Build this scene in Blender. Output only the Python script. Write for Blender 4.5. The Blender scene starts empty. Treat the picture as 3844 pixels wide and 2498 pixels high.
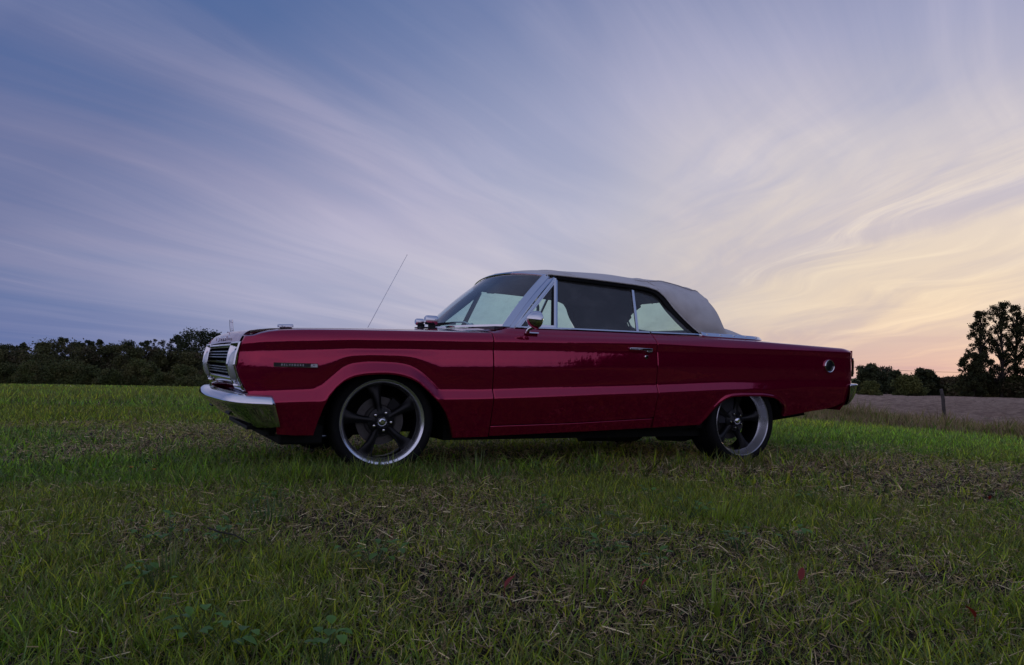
import bpy, bmesh, math, random
import numpy as np
from mathutils import Vector, Matrix

random.seed(7)
rng = np.random.default_rng(11)
R_ = math.radians
PI = math.pi
scene = bpy.context.scene
COL = scene.collection

# ------------------------------------------------------------------ camera
CAM = Vector((-1.5669, -5.6983, 0.7126))
cam_d = bpy.data.cameras.new('camera')
cam = bpy.data.objects.new('camera', cam_d)
COL.objects.link(cam)
cam_d.sensor_width = 36.0
cam_d.lens = 27.647
cam_d.clip_start = 0.05
cam_d.clip_end = 6000.0
_f = Vector((0.45407, 0.88992, 0.04310)); _r = Vector((0.88976, -0.45544, 0.03005)); _u = Vector((-0.04637, -0.02471, 0.99862))
cam.matrix_world = Matrix(((_r.x, _u.x, -_f.x, CAM.x), (_r.y, _u.y, -_f.y, CAM.y), (_r.z, _u.z, -_f.z, CAM.z), (0, 0, 0, 1)))
scene.camera = cam

# ------------------------------------------------------------------ exposure
scene.view_settings.view_transform = 'Standard'
scene.view_settings.look = 'None'
scene.view_settings.exposure = 0.0
scene.view_settings.gamma = 1.0
scene.view_settings.use_curve_mapping = False
scene.render.engine = 'CYCLES'
scene.cycles.max_bounces = 8
scene.cycles.transparent_max_bounces = 24
scene.cycles.use_denoising = True

# ------------------------------------------------------------------ node helper
class NT:
    def __init__(s, tree):
        s.t = tree; s.n = tree.nodes; s.l = tree.links
    def node(s, typ, **kw):
        n = s.n.new(typ)
        for k, v in kw.items():
            setattr(n, k, v)
        return n
    def put(s, sock, v):
        if isinstance(v, bpy.types.NodeSocket):
            s.l.new(v, sock)
        elif v is not None:
            sock.default_value = v
    def m(s, op, a, b=None, c=None, clamp=False):
        n = s.node('ShaderNodeMath', operation=op, use_clamp=clamp)
        s.put(n.inputs[0], a); s.put(n.inputs[1], b); s.put(n.inputs[2], c)
        return n.outputs[0]
    def mix(s, f, a, b, blend='MIX'):
        n = s.node('ShaderNodeMix', data_type='RGBA', blend_type=blend)
        s.put(n.inputs[0], f); s.put(n.inputs[6], a); s.put(n.inputs[7], b)
        return n.outputs[2]
    def ramp(s, f, stops, interp='LINEAR'):
        n = s.node('ShaderNodeValToRGB'); r = n.color_ramp; r.interpolation = interp
        while len(r.elements) > 1:
            r.elements.remove(r.elements[0])
        r.elements[0].position = stops[0][0]; r.elements[0].color = col(stops[0][1])
        for p, c in stops[1:]:
            e = r.elements.new(p); e.color = col(c)
        s.put(n.inputs[0], f)
        return n.outputs[0]
    def rng(s, v, a, b, c=0.0, d=1.0, smooth=True):
        n = s.node('ShaderNodeMapRange', clamp=True)
        n.interpolation_type = 'SMOOTHSTEP' if smooth else 'LINEAR'
        s.put(n.inputs[0], v); n.inputs[1].default_value = a; n.inputs[2].default_value = b
        n.inputs[3].default_value = c; n.inputs[4].default_value = d
        return n.outputs[0]
    def vec(s, x, y, z):
        n = s.node('ShaderNodeCombineXYZ'); s.put(n.inputs[0], x); s.put(n.inputs[1], y); s.put(n.inputs[2], z)
        return n.outputs[0]
    def noise(s, v, scale=1.0, detail=4.0, rough=0.5, dist=0.0):
        n = s.node('ShaderNodeTexNoise'); s.put(n.inputs['Vector'], v)
        n.inputs['Scale'].default_value = scale; n.inputs['Detail'].default_value = detail
        n.inputs['Roughness'].default_value = rough; n.inputs['Distortion'].default_value = dist
        return n.outputs[0]

def col(c):
    if isinstance(c, (int, float)):
        return (c, c, c, 1)
    return (c[0], c[1], c[2], 1) if len(c) == 3 else c

# ------------------------------------------------------------------ sky and sun
SUN_AZ, SUN_EL = 59.0, 2.0        # from +Y towards +X
sh = (math.sin(R_(SUN_AZ)), math.cos(R_(SUN_AZ)))
world = bpy.data.worlds.new('World'); scene.world = world; world.use_nodes = True
w = NT(world.node_tree); w.n.clear()
tc = w.node('ShaderNodeTexCoord')
sep = w.node('ShaderNodeSeparateXYZ'); w.l.new(tc.outputs['Generated'], sep.inputs[0])
dx, dy, dz = sep.outputs
el = w.m('MAXIMUM', dz, 0.0)
sd = w.m('ADD', w.m('MULTIPLY', dx, sh[0]), w.m('MULTIPLY', dy, sh[1]))          # cosine to the sunset
hl = w.m('SQRT', w.m('MAXIMUM', w.m('ADD', w.m('MULTIPLY', dx, dx), w.m('MULTIPLY', dy, dy)), 1e-6))
ca = w.m('DIVIDE', sd, hl)                                                         # azimuth closeness
sd2 = w.m('SUBTRACT', w.m('MULTIPLY_ADD', w.m('MULTIPLY', w.m('MULTIPLY', el, el), w.m('SUBTRACT', 1.0, sd)), 1.0, sd), w.m('MULTIPLY', w.m('MAXIMUM', w.m('SUBTRACT', el, .1), 0.0), .95))
c01 = w.m('MULTIPLY_ADD', sd2, 0.5, 0.5, clamp=True)
clear = w.ramp(c01, [(0.0, (.38, .40, .57)), (.40, (.32, .35, .52)), (.52, (.20, .25, .42)), (.62, (.070, .130, .305)), (.69, (.088, .150, .325)), (.75, (.145, .205, .385)), (.83, (.28, .325, .49)), (.90, (.39, .42, .56)), (1.0, (.52, .50, .54))])
veil = w.ramp(c01, [(0.0, (.54, .49, .65)), (.40, (.50, .455, .61)), (.52, (.33, .31, .46)), (.62, (.19, .195, .335)), (.69, (.230, .225, .365)), (.75, (.31, .298, .445)), (.83, (.44, .42, .56)), (.90, (.51, .485, .585)), (.955, (.55, .505, .545)), (.985, (.58, .52, .485)), (1.0, (.66, .57, .45))])
# cirrus: a flat layer of streaks that fan out from a point near the sunset
den = w.m('ADD', el, 0.11)
px_, py_ = w.m('DIVIDE', dx, den), w.m('DIVIDE', dy, den)
def streak(az, sa, sb, detail, rough, dist, off, wamp=1.0, wsc=.35):
    a0, a1 = math.sin(R_(az)), math.cos(R_(az))
    a = w.m('ADD', w.m('MULTIPLY', px_, a0), w.m('MULTIPLY', py_, a1))
    b = w.m('SUBTRACT', w.m('MULTIPLY', px_, a1), w.m('MULTIPLY', py_, a0))
    wob = w.noise(w.vec(w.m('MULTIPLY', a, wsc), w.m('MULTIPLY', b, wsc), off + 3.3), 1.0, 2.0)
    b = w.m('ADD', b, w.m('MULTIPLY', w.m('SUBTRACT', wob, .5), wamp))
    return w.noise(w.vec(w.m('MULTIPLY', a, sa), w.m('MULTIPLY', b, sb), off), 1.0, detail, rough, dist)
s1 = streak(60, .16, .72, 5.0, .55, .4, 1.7, 1.3, .25)
s2 = streak(60, .26, 2.1, 7.0, .60, .6, 8.1, 1.3, .30)
s3 = streak(20, .34, 1.7, 8.0, .62, .8, 14.6, 1.6, .5)
big = w.noise(w.vec(w.m('MULTIPLY', px_, .30), w.m('MULTIPLY', py_, .30), 5.2), 1.0, 3.0, .5)
near_sun = w.m('MULTIPLY', w.rng(ca, .88, .995), w.m('SUBTRACT', 1.0, w.rng(el, .15, .40)))
lay = w.mix(near_sun, s2, s3)
d = w.m('ADD', w.m('MULTIPLY', s1, .66), w.m('MULTIPLY', lay, .34))
d = w.m('ADD', d, w.m('MULTIPLY', w.m('SUBTRACT', big, .5), .40))
dens = w.rng(d, .29, .69)
dens = w.m('ADD', w.m('MULTIPLY', dens, .86), w.m('MULTIPLY', w.rng(c01, .66, .93), .22), clamp=True)
low = w.rng(el, .0, .20)
dens = w.m('MULTIPLY', dens, w.m('MULTIPLY_ADD', low, .35, .65))
dens = w.m('MULTIPLY', dens, w.m('SUBTRACT', 1.0, w.m('MULTIPLY', w.rng(el, .22, .50), w.m('MULTIPLY', .50, w.m('SUBTRACT', 1.0, w.rng(ca, .45, .75))))))
sky = w.mix(dens, clear, veil)
# thicker grey folds and brighter filaments in the veil
fold = w.rng(w.m('ADD', w.m('MULTIPLY', lay, .65), w.m('MULTIPLY', big, .35)), .40, .60)
sky = w.mix(w.m('MULTIPLY', w.m('SUBTRACT', 1.0, fold), .24), sky, w.mix(1.0, sky, (.60, .64, .80, 1), 'MULTIPLY'))
fil = w.m('MULTIPLY', w.rng(lay, .52, .70), w.m('MULTIPLY', dens, w.m('MULTIPLY_ADD', near_sun, .42, .11)))
sky = w.mix(fil, sky, w.mix(w.rng(c01, .80, .99), (.52, .48, .64, 1), (1.0, .90, .72, 1)))
# the broad cream feather above the sunset
s4 = streak(22, .20, .95, 5.0, .58, .8, 21.3, 1.4, .4)
fan = w.m('MULTIPLY', w.rng(w.m('ADD', w.m('MULTIPLY', s4, .7), w.m('MULTIPLY', s3, .3)), .43, .60), w.m('MULTIPLY', near_sun, .42))
sky = w.mix(fan, sky, (.90, .76, .54, 1))
# afterglow hugging the horizon
glow = w.m('MULTIPLY', w.rng(ca, .86, 1.0), w.m('POWER', w.m('SUBTRACT', 1.0, w.rng(el, .0, .26, smooth=False)), 1.8))
sky = w.mix(w.m('MULTIPLY', glow, .40), sky, (.60, .43, .29, 1))
hz = w.m('MULTIPLY', w.rng(ca, .60, .99), w.m('SUBTRACT', 1.0, w.rng(el, -.02, .075)))
sky = w.mix(w.m('MULTIPLY', hz, .70), sky, (.47, .335, .35, 1))
bank = w.noise(w.vec(w.m('MULTIPLY', ca, 9.0), w.m('MULTIPLY', el, 60.0), 3.0), 1.0, 4.0, .55)
sky = w.mix(w.m('MULTIPLY', w.m('MULTIPLY', w.rng(bank, .48, .62), hz), .55), sky, (.33, .26, .36, 1))
hz2 = w.m('MULTIPLY', w.m('SUBTRACT', 1.0, w.rng(ca, .35, .88)), w.m('SUBTRACT', 1.0, w.rng(el, -.02, .13)))
sky = w.mix(w.m('MULTIPLY', hz2, .62), sky, (.125, .165, .355, 1))
nish = w.node('ShaderNodeTexSky'); nish.sky_type = 'NISHITA'; nish.sun_disc = False
nish.sun_elevation = R_(SUN_EL); nish.sun_rotation = R_(SUN_AZ)
bg1 = w.node('ShaderNodeBackground'); w.put(bg1.inputs[0], sky); bg1.inputs[1].default_value = 1.07
bg2 = w.node('ShaderNodeBackground'); w.l.new(nish.outputs[0], bg2.inputs[0]); bg2.inputs[1].default_value = 0.006
addw = w.node('ShaderNodeAddShader'); w.l.new(bg1.outputs[0], addw.inputs[0]); w.l.new(bg2.outputs[0], addw.inputs[1])
wo = w.node('ShaderNodeOutputWorld'); w.l.new(addw.outputs[0], wo.inputs[0])

sun_d = bpy.data.lights.new('sun', 'SUN'); sun_d.energy = 0.22; sun_d.angle = R_(9); sun_d.color = (1, .68, .42)
sun = bpy.data.objects.new('sun', sun_d); COL.objects.link(sun)
S_ = Vector((sh[0] * math.cos(R_(SUN_EL)), sh[1] * math.cos(R_(SUN_EL)), math.sin(R_(SUN_EL))))
sun.rotation_euler = S_.to_track_quat('Z', 'Y').to_euler()

# ------------------------------------------------------------------ materials
def mat(name, color, rough=.5, metal=0.0, spec=.5, coat=0.0, coat_r=.03, var=None, bump=None, attr=None, rvar=None):
    m = bpy.data.materials.new(name); m.use_nodes = True
    t = NT(m.node_tree); b = t.n['Principled BSDF']
    b.inputs['Base Color'].default_value = col(color); b.inputs['Roughness'].default_value = rough
    b.inputs['Metallic'].default_value = metal; b.inputs['Specular IOR Level'].default_value = spec
    b.inputs['Coat Weight'].default_value = coat; b.inputs['Coat Roughness'].default_value = coat_r
    tcn = t.node('ShaderNodeTexCoord').outputs['Object']
    c = None
    if attr:
        a = t.node('ShaderNodeAttribute', attribute_name=attr); c = a.outputs['Color']
        t.l.new(c, b.inputs['Base Color'])
    if var:       # (scale, amount, second colour)
        sc, lo, hi, c2 = var
        f = t.rng(t.noise(tcn, sc, 6.0, .6), lo, hi)
        c = t.mix(f, c if c else col(color), col(c2)); t.l.new(c, b.inputs['Base Color'])
    if rvar:
        f = t.rng(t.noise(tcn, rvar[0], 5.0, .6), .4, .75, rough, rvar[1]); t.l.new(f, b.inputs['Roughness'])
    if bump:      # (scale, strength, distance)
        bn = t.node('ShaderNodeBump'); bn.inputs['Strength'].default_value = bump[1]; bn.inputs['Distance'].default_value = bump[2]
        t.l.new(t.noise(tcn, bump[0], 5.0, .6), bn.inputs['Height']); t.l.new(bn.outputs[0], b.inputs['Normal'])
        if coat:
            t.l.new(bn.outputs[0], b.inputs['Coat Normal'])
    return m

M = {}
M['paint'] = mat('paint', (.325, .0008, .044), .07, .68, .5, .6, .02, var=(60, .62, .8, (.29, .001, .038)), bump=(2.2, .14, .03), rvar=(9, .12))
M['chrome'] = mat('chrome', (.74, .74, .78), .02, 1.0, bump=(11, .04, .012), rvar=(30, .07))
M['satin_metal'] = mat('satin_metal', (.62, .62, .68), .27, 1.0, rvar=(25, .38))
M['rim_metal'] = mat('rim_metal', (.84, .84, .88), .22, .93, rvar=(4, .28))
M['dish_metal'] = mat('dish_metal', (.52, .52, .56), .26, .78, spec=.6, rvar=(4, .34))
M['black_alloy'] = mat('black_alloy', (.004, .004, .006), .40, 0, .3, .08, .2)
M['rubber'] = mat('rubber', (.007, .007, .008), .75, 0, .2, var=(30, .55, .8, (.016, .015, .014)), bump=(60, .2, .004))
M['fabric'] = mat('fabric', (.64, .615, .60), .88, 0, .2, var=(3.2, .42, .78, (.47, .44, .43)), bump=(7, .35, .02))
M['dark_trim'] = mat('dark_trim', (.012, .012, .014), .6, 0, .3)
M['headliner'] = mat('headliner', (.07, .07, .085), .9, 0, .2)
M['vinyl'] = mat('vinyl', (.030, .030, .040), .45, 0, .4, bump=(80, .15, .003))
M['under'] = mat('underbody', (.010, .010, .010), .8, 0, .2, bump=(20, .3, .01))
M['cast'] = mat('cast_steel', (.09, .085, .085), .5, .8, var=(40, .5, .8, (.05, .04, .035)))
M['black_plate'] = mat('black_plate', (.010, .010, .013), .3)
M['lens'] = mat('lens_red', (.35, .01, .012), .12, 0, .5, 1.0)
M['white_letter'] = mat('white_letter', (.75, .75, .78), .35)
M['bark'] = mat('bark', (.055, .045, .038), .9, 0, .2, var=(3, .4, .7, (.03, .026, .024)), bump=(8, .6, .1))
M['leaf'] = mat('leaf', (.04, .05, .02), .75, 0, .2, attr='tint')
M['post'] = mat('post_wood', (.10, .085, .08), .9, 0, .2, var=(14, .4, .7, (.055, .048, .046)), bump=(30, .5, .02))
M['twig'] = mat('twig', (.02, .016, .014), .8)
M['wheel_green'] = mat('steering_rim', (.05, .10, .10), .35)

def glass_mat(name, tint, rough=0.0):
    m = bpy.data.materials.new(name); m.use_nodes = True
    t = NT(m.node_tree); t.n.clear()
    tr = t.node('ShaderNodeBsdfTransparent'); tr.inputs[0].default_value = col(tint)
    gl = t.node('ShaderNodeBsdfGlossy'); gl.inputs[0].default_value = (1, 1, 1, 1); gl.inputs[1].default_value = .015
    lw = t.node('ShaderNodeLayerWeight'); lw.inputs[0].default_value = .5
    fr = t.m('MULTIPLY_ADD', t.m('POWER', lw.outputs['Facing'], 4.5), .92, .055, clamp=True)
    tcn = t.node('ShaderNodeTexCoord').outputs['Object']
    dust = t.node('ShaderNodeBsdfDiffuse'); dust.inputs[0].default_value = (.35, .35, .36, 1)
    mx = t.node('ShaderNodeMixShader'); t.l.new(fr, mx.inputs[0]); t.l.new(tr.outputs[0], mx.inputs[1]); t.l.new(gl.outputs[0], mx.inputs[2])
    m2 = t.node('ShaderNodeMixShader'); t.l.new(t.rng(t.noise(tcn, 7, 6, .65), 0.42, .8, .09, .20), m2.inputs[0])
    t.l.new(mx.outputs[0], m2.inputs[1]); t.l.new(dust.outputs[0], m2.inputs[2])
    o = t.node('ShaderNodeOutputMaterial'); t.l.new(m2.outputs[0], o.inputs[0])
    return m
M['screen_glass'] = glass_mat('screen_glass', (.66, .86, .84))
M['side_glass'] = glass_mat('side_glass', (.72, .88, .86))
M['lamp_glass'] = mat('lamp_glass', (.5, .52, .56), .08, .35, .8, 1.0, bump=(45, .4, .01))

def blade_mat(name, trans=.38, rough=.5):
    m = bpy.data.materials.new(name); m.use_nodes = True
    t = NT(m.node_tree); b = t.n['Principled BSDF']
    a = t.node('ShaderNodeAttribute', attribute_name='tint')
    t.l.new(a.outputs['Color'], b.inputs['Base Color']); b.inputs['Roughness'].default_value = rough; b.inputs['Specular IOR Level'].default_value = .28
    tl = t.node('ShaderNodeBsdfTranslucent'); t.l.new(a.outputs['Color'], tl.inputs[0])
    tcol = t.mix(1.0, a.outputs['Color'], (trans * 2, trans * 2, trans * 1.6, 1), 'MULTIPLY'); t.l.new(tcol, tl.inputs[0])   # leaf transmits a little less than it reflects
    mx = t.node('ShaderNodeAddShader'); t.l.new(b.outputs[0], mx.inputs[0]); t.l.new(tl.outputs[0], mx.inputs[1])
    t.l.new(mx.outputs[0], t.n['Material Output'].inputs[0])
    return m
M['blade'] = blade_mat('grass_blade')
M['weed'] = blade_mat('weed_leaf', .3, .5)

# ------------------------------------------------------------------ object helpers
def link(name, me, m=None, parent=None, smooth=False):
    o = bpy.data.objects.new(name, me); COL.objects.link(o)
    if m is not None and not me.materials:
        me.materials.append(m)
    if smooth:
        me.polygons.foreach_set('use_smooth', [True] * len(me.polygons))
    if parent is not None:
        o.parent = parent
    return o

def tag(o, label=None, cat=None, group=None, kind=None):
    if label: o['label'] = label
    if cat: o['category'] = cat
    if group: o['group'] = group
    if kind: o['kind'] = kind
    return o

def empty(name, loc=(0, 0, 0), parent=None):
    o = bpy.data.objects.new(name, None); COL.objects.link(o); o.location = loc
    o.empty_display_size = .1
    if parent is not None: o.parent = parent
    return o

def mesh_pd(verts, faces, name='m'):
    me = bpy.data.meshes.new(name); me.from_pydata([tuple(map(float, v)) for v in verts], [], faces); me.update(); return me

def mesh_np(V, loops, starts, totals, tint=None, name='m'):
    me = bpy.data.meshes.new(name)
    me.vertices.add(len(V)); me.vertices.foreach_set('co', np.ascontiguousarray(V, np.float32).ravel())
    me.loops.add(len(loops)); me.loops.foreach_set('vertex_index', np.ascontiguousarray(loops, np.int32))
    me.polygons.add(len(starts)); me.polygons.foreach_set('loop_start', np.ascontiguousarray(starts, np.int32))
    me.polygons.foreach_set('loop_total', np.ascontiguousarray(totals, np.int32))
    if tint is not None:
        a = me.color_attributes.new('tint', 'FLOAT_COLOR', 'POINT')
        c = np.ones((len(V), 4), np.float32); c[:, :3] = tint
        a.data.foreach_set('color', c.ravel())
    me.update(calc_edges=True)
    return me

class MB:
    def __init__(s): s.v = []; s.f = []
    def add(s, vs, fs):
        o = len(s.v); s.v += [tuple(map(float, v)) for v in vs]; s.f += [tuple(i + o for i in f) for f in fs]
    def grid(s, P, flip=False, closed=False):
        n, m = len(P), len(P[0]); o = len(s.v)
        for r in P: s.v += [tuple(map(float, q)) for q in r]
        for i in range(n - (0 if closed else 1)):
            for j in range(m - 1):
                a, b, c, d = o + i * m + j, o + ((i + 1) % n) * m + j, o + ((i + 1) % n) * m + j + 1, o + i * m + j + 1
                s.f.append((a, d, c, b) if flip else (a, b, c, d))
    def box(s, c, sz, mat=None):
        x, y, z = sz[0] / 2, sz[1] / 2, sz[2] / 2
        vs = [Vector((a * x, b * y, k * z)) for a in (-1, 1) for b in (-1, 1) for k in (-1, 1)]
        if mat is not None: vs = [mat @ v for v in vs]
        vs = [v + Vector(c) for v in vs]
        s.add(vs, [(0, 1, 3, 2), (4, 6, 7, 5), (0, 4, 5, 1), (2, 3, 7, 6), (0, 2, 6, 4), (1, 5, 7, 3)])
    def tube(s, pts, r, n=8, cap=True):
        pts = [Vector(p) for p in pts]
        rs = r if isinstance(r, (list, tuple)) else [r] * len(pts)
        o = len(s.v); prev = None
        for i, p in enumerate(pts):
            t = (pts[min(i + 1, len(pts) - 1)] - pts[max(i - 1, 0)]).normalized()
            if prev is None:
                prev = t.orthogonal().normalized()
            a = (prev - t * prev.dot(t)).normalized(); prev = a; b = t.cross(a)
            for k in range(n):
                an = 2 * PI * k / n
                s.v.append(tuple(p + (a * math.cos(an) + b * math.sin(an)) * rs[i]))
        for i in range(len(pts) - 1):
            for k in range(n):
                s.f.append((o + i * n + k, o + i * n + (k + 1) % n, o + (i + 1) * n + (k + 1) % n, o + (i + 1) * n + k))
        if cap:
            s.f.append(tuple(o + k for k in range(n))[::-1]); e = o + (len(pts) - 1) * n
            s.f.append(tuple(e + k for k in range(n)))
    def sweep(s, pts, prof, ups, cap=True):
        """rectangular bar: prof = list of (side, up) offsets, ups = up vector per point"""
        pts = [Vector(p) for p in pts]; n = len(prof); o = len(s.v)
        for i, p in enumerate(pts):
            t = (pts[min(i + 1, len(pts) - 1)] - pts[max(i - 1, 0)]).normalized()
            u = Vector(ups[i] if isinstance(ups, list) else ups); u = (u - t * u.dot(t)).normalized(); sd = t.cross(u)
            for a, b in prof: s.v.append(tuple(p + sd * a + u * b))
        for i in range(len(pts) - 1):
            for k in range(n):
                s.f.append((o + i * n + k, o + i * n + (k + 1) % n, o + (i + 1) * n + (k + 1) % n, o + (i + 1) * n + k))
        if cap:
            s.f.append(tuple(o + k for k in range(n))[::-1]); e = o + (len(pts) - 1) * n
            s.f.append(tuple(e + k for k in range(n)))
    def lathe(s, prof, n=48, axis='y', c=(0, 0, 0)):
        """prof = list of (radius, along); revolved about the given axis"""
        o = len(s.v); m = len(prof)
        for k in range(n):
            a = 2 * PI * k / n
            for r, y in prof:
                p = {'y': (r * math.cos(a), y, r * math.sin(a)), 'x': (y, r * math.cos(a), r * math.sin(a)), 'z': (r * math.cos(a), r * math.sin(a), y)}[axis]
                s.v.append((p[0] + c[0], p[1] + c[1], p[2] + c[2]))
        for k in range(n):
            for j in range(m - 1):
                a, b = o + k * m + j, o + ((k + 1) % n) * m + j
                s.f.append((a, b, b + 1, a + 1))
    def mesh(s, name='m'):
        me = mesh_pd(s.v, s.f, name)
        bm = bmesh.new(); bm.from_mesh(me)
        bmesh.ops.remove_doubles(bm, verts=bm.verts, dist=1e-5)
        bmesh.ops.recalc_face_normals(bm, faces=bm.faces); bm.to_mesh(me); bm.free()
        return me
    def build(s, name, m, parent=None, smooth=False, bevel=0, angle=None, solid=0):
        me = s.mesh(name)
        o = link(name, me, m, parent, smooth)
        if solid:
            md = o.modifiers.new('thick', 'SOLIDIFY'); md.thickness = solid; md.offset = 0
        if bevel:
            md = o.modifiers.new('bevel', 'BEVEL'); md.width = bevel; md.segments = 3; md.limit_method = 'ANGLE'; md.angle_limit = R_(angle or 35)
            me.polygons.foreach_set('use_smooth', [True] * len(me.polygons)); md.harden_normals = True
        elif smooth and angle:
            me.set_sharp_from_angle(angle=R_(angle))
        return o

def I(x, pts):
    return np.interp(x, [p[0] for p in pts], [p[1] for p in pts])
def sstep(a, b, x):
    t = np.clip((x - a) / (b - a), 0, 1); return t * t * (3 - 2 * t)

# ------------------------------------------------------------------ value noise for numpy scatter
def vnoise(x, y, seed=0):
    xi, yi = np.floor(x).astype(np.int64), np.floor(y).astype(np.int64)
    fx, fy = x - xi, y - yi; fx = fx * fx * (3 - 2 * fx); fy = fy * fy * (3 - 2 * fy)
    def h(a, b):
        n = (a * 374761393 + b * 668265263 + seed * 974634777) & 0x7fffffff
        n = ((n ^ (n >> 13)) * 1274126177) & 0x7fffffff
        return ((n ^ (n >> 16)) & 0xffff) / 65535.0
    return (h(xi, yi) * (1 - fx) + h(xi + 1, yi) * fx) * (1 - fy) + (h(xi, yi + 1) * (1 - fx) + h(xi + 1, yi + 1) * fx) * fy
def fbm(x, y, seed=0, o=4):
    s = 0; a = .5; t = 0
    for i in range(o):
        s = s + a * vnoise(x * 2 ** i, y * 2 ** i, seed + i * 17); t += a; a *= .5
    return s / t

# ------------------------------------------------------------------ terrain
def terr(x, y):
    x = np.asarray(x, float); y = np.asarray(y, float)
    A = .0345 * (1 - .42 * sstep(10, 60, x)); wd = 4.0
    ry = wd * np.log1p(np.exp(np.clip((y - 10) / wd, -30, 30)))
    ry = np.where((y - 10) / wd > 29, y - 10, ry)
    ry = np.minimum(ry, 260 + 0 * ry)
    return -A * ry - .45 * sstep(4, 17, x)

def ground_sheet():
    rs = np.concatenate([np.linspace(.0, 12, 61), np.geomspace(12.4, 3000, 90)])
    th = np.linspace(0, 2 * PI, 241)[:-1]
    Rg, Tg = np.meshgrid(rs, th, indexing='ij')
    x = -1.5 + Rg * np.cos(Tg); y = -5.7 + Rg * np.sin(Tg)
    z = terr(x, y) + (fbm(x * 1.3, y * 1.3, 5) - .5) * .025 * (Rg < 60)
    V = np.stack([x, y, z], -1).reshape(-1, 3)
    n, m = Rg.shape; i, j = np.meshgrid(np.arange(n - 1), np.arange(m), indexing='ij')
    a = i * m + j; b = (i + 1) * m + j; c = (i + 1) * m + (j + 1) % m; d_ = i * m + (j + 1) % m
    q = np.stack([a, b, c, d_], -1).reshape(-1, 4)
    return mesh_np(V, q.ravel(), np.arange(len(q)) * 4, np.full(len(q), 4), name='ground')
gm = bpy.data.materials.new('turf_soil'); gm.use_nodes = True
t = NT(gm.node_tree); b = t.n['Principled BSDF']; b.inputs['Roughness'].default_value = .95; b.inputs['Specular IOR Level'].default_value = .1
pos = t.node('ShaderNodeNewGeometry').outputs['Position']
n1 = t.noise(pos, .6, 5, .6); n2 = t.noise(pos, 14, 6, .7)
soil = t.mix(t.rng(n2, .35, .7), (.012, .009, .007, 1), (.040, .030, .020, 1))
dcam = t.node('ShaderNodeVectorMath', operation='DISTANCE'); t.l.new(pos, dcam.inputs[0]); dcam.inputs[1].default_value = (0, 0, 0)
turf = t.mix(t.rng(n1, .35, .65), (.050, .095, .016, 1), (.075, .125, .022, 1))
turf = t.mix(t.rng(n2, .45, .75, 0, .45), turf, (.09, .085, .035, 1))
far_turf = t.rng(dcam.outputs['Value'], 9.0, 26.0)           # the sward closes up away from the mown patch
t.l.new(t.mix(far_turf, soil, turf), b.inputs['Base Color'])
bn = t.node('ShaderNodeBump'); bn.inputs['Strength'].default_value = .6; bn.inputs['Distance'].default_value = .05
t.l.new(n2, bn.inputs['Height']); t.l.new(bn.outputs[0], b.inputs['Normal'])
ground = link('ground', ground_sheet(), gm, smooth=True); ground['kind'] = 'structure'
# ------------------------------------------------------------------ ploughed field (right of the car)
def field_sheet():
    xs = np.concatenate([np.arange(17.6, 34, .16), np.geomspace(34, 150, 120)])
    ys = np.concatenate([np.arange(-14, 26, .16), np.geomspace(26.2, 150, 110)])
    X, Y = np.meshgrid(xs, ys, indexing='ij')
    near = 1 - sstep(60, 140, np.hypot(X, Y))
    X = X + np.where(X < 18.2, (fbm(Y * .5, Y * 0, 91) - .5) * 1.0, 0)
    z = terr(X, Y) + .035 + ((fbm(X * 1.7, Y * 1.7, 21, 5) - .5) * .42 + np.abs(fbm(X * .9 + 4, Y * .35, 31) - .5) * .22) * near
    V = np.stack([X, Y, z], -1).reshape(-1, 3); n, m = X.shape
    i, j = np.meshgrid(np.arange(n - 1), np.arange(m - 1), indexing='ij')
    a = i * m + j
    q = np.stack([a, a + m, a + m + 1, a + 1], -1).reshape(-1, 4)
    return mesh_np(V, q.ravel(), np.arange(len(q)) * 4, np.full(len(q), 4), name='ploughed_field')
fm = bpy.data.materials.new('ploughed_soil'); fm.use_nodes = True
t = NT(fm.node_tree); b = t.n['Principled BSDF']; b.inputs['Roughness'].default_value = .9; b.inputs['Specular IOR Level'].default_value = .2
pos = t.node('ShaderNodeNewGeometry').outputs['Position']
n1 = t.noise(pos, 1.6, 6, .65); n2 = t.noise(pos, 9, 5, .7)
c = t.mix(t.rng(n1, .3, .7), (.32, .205, .15, 1), (.64, .45, .33, 1))
c = t.mix(t.rng(n2, .5, .72, 0, .6), c, (.74, .55, .40, 1))
t.l.new(c, b.inputs['Base Color'])
bn = t.node('ShaderNodeBump'); bn.inputs['Strength'].default_value = 1.0; bn.inputs['Distance'].default_value = .35
t.l.new(n2, bn.inputs['Height']); t.l.new(bn.outputs[0], b.inputs['Normal'])
field = link('ploughed_field', field_sheet(), fm, smooth=True); field['kind'] = 'structure'

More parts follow.
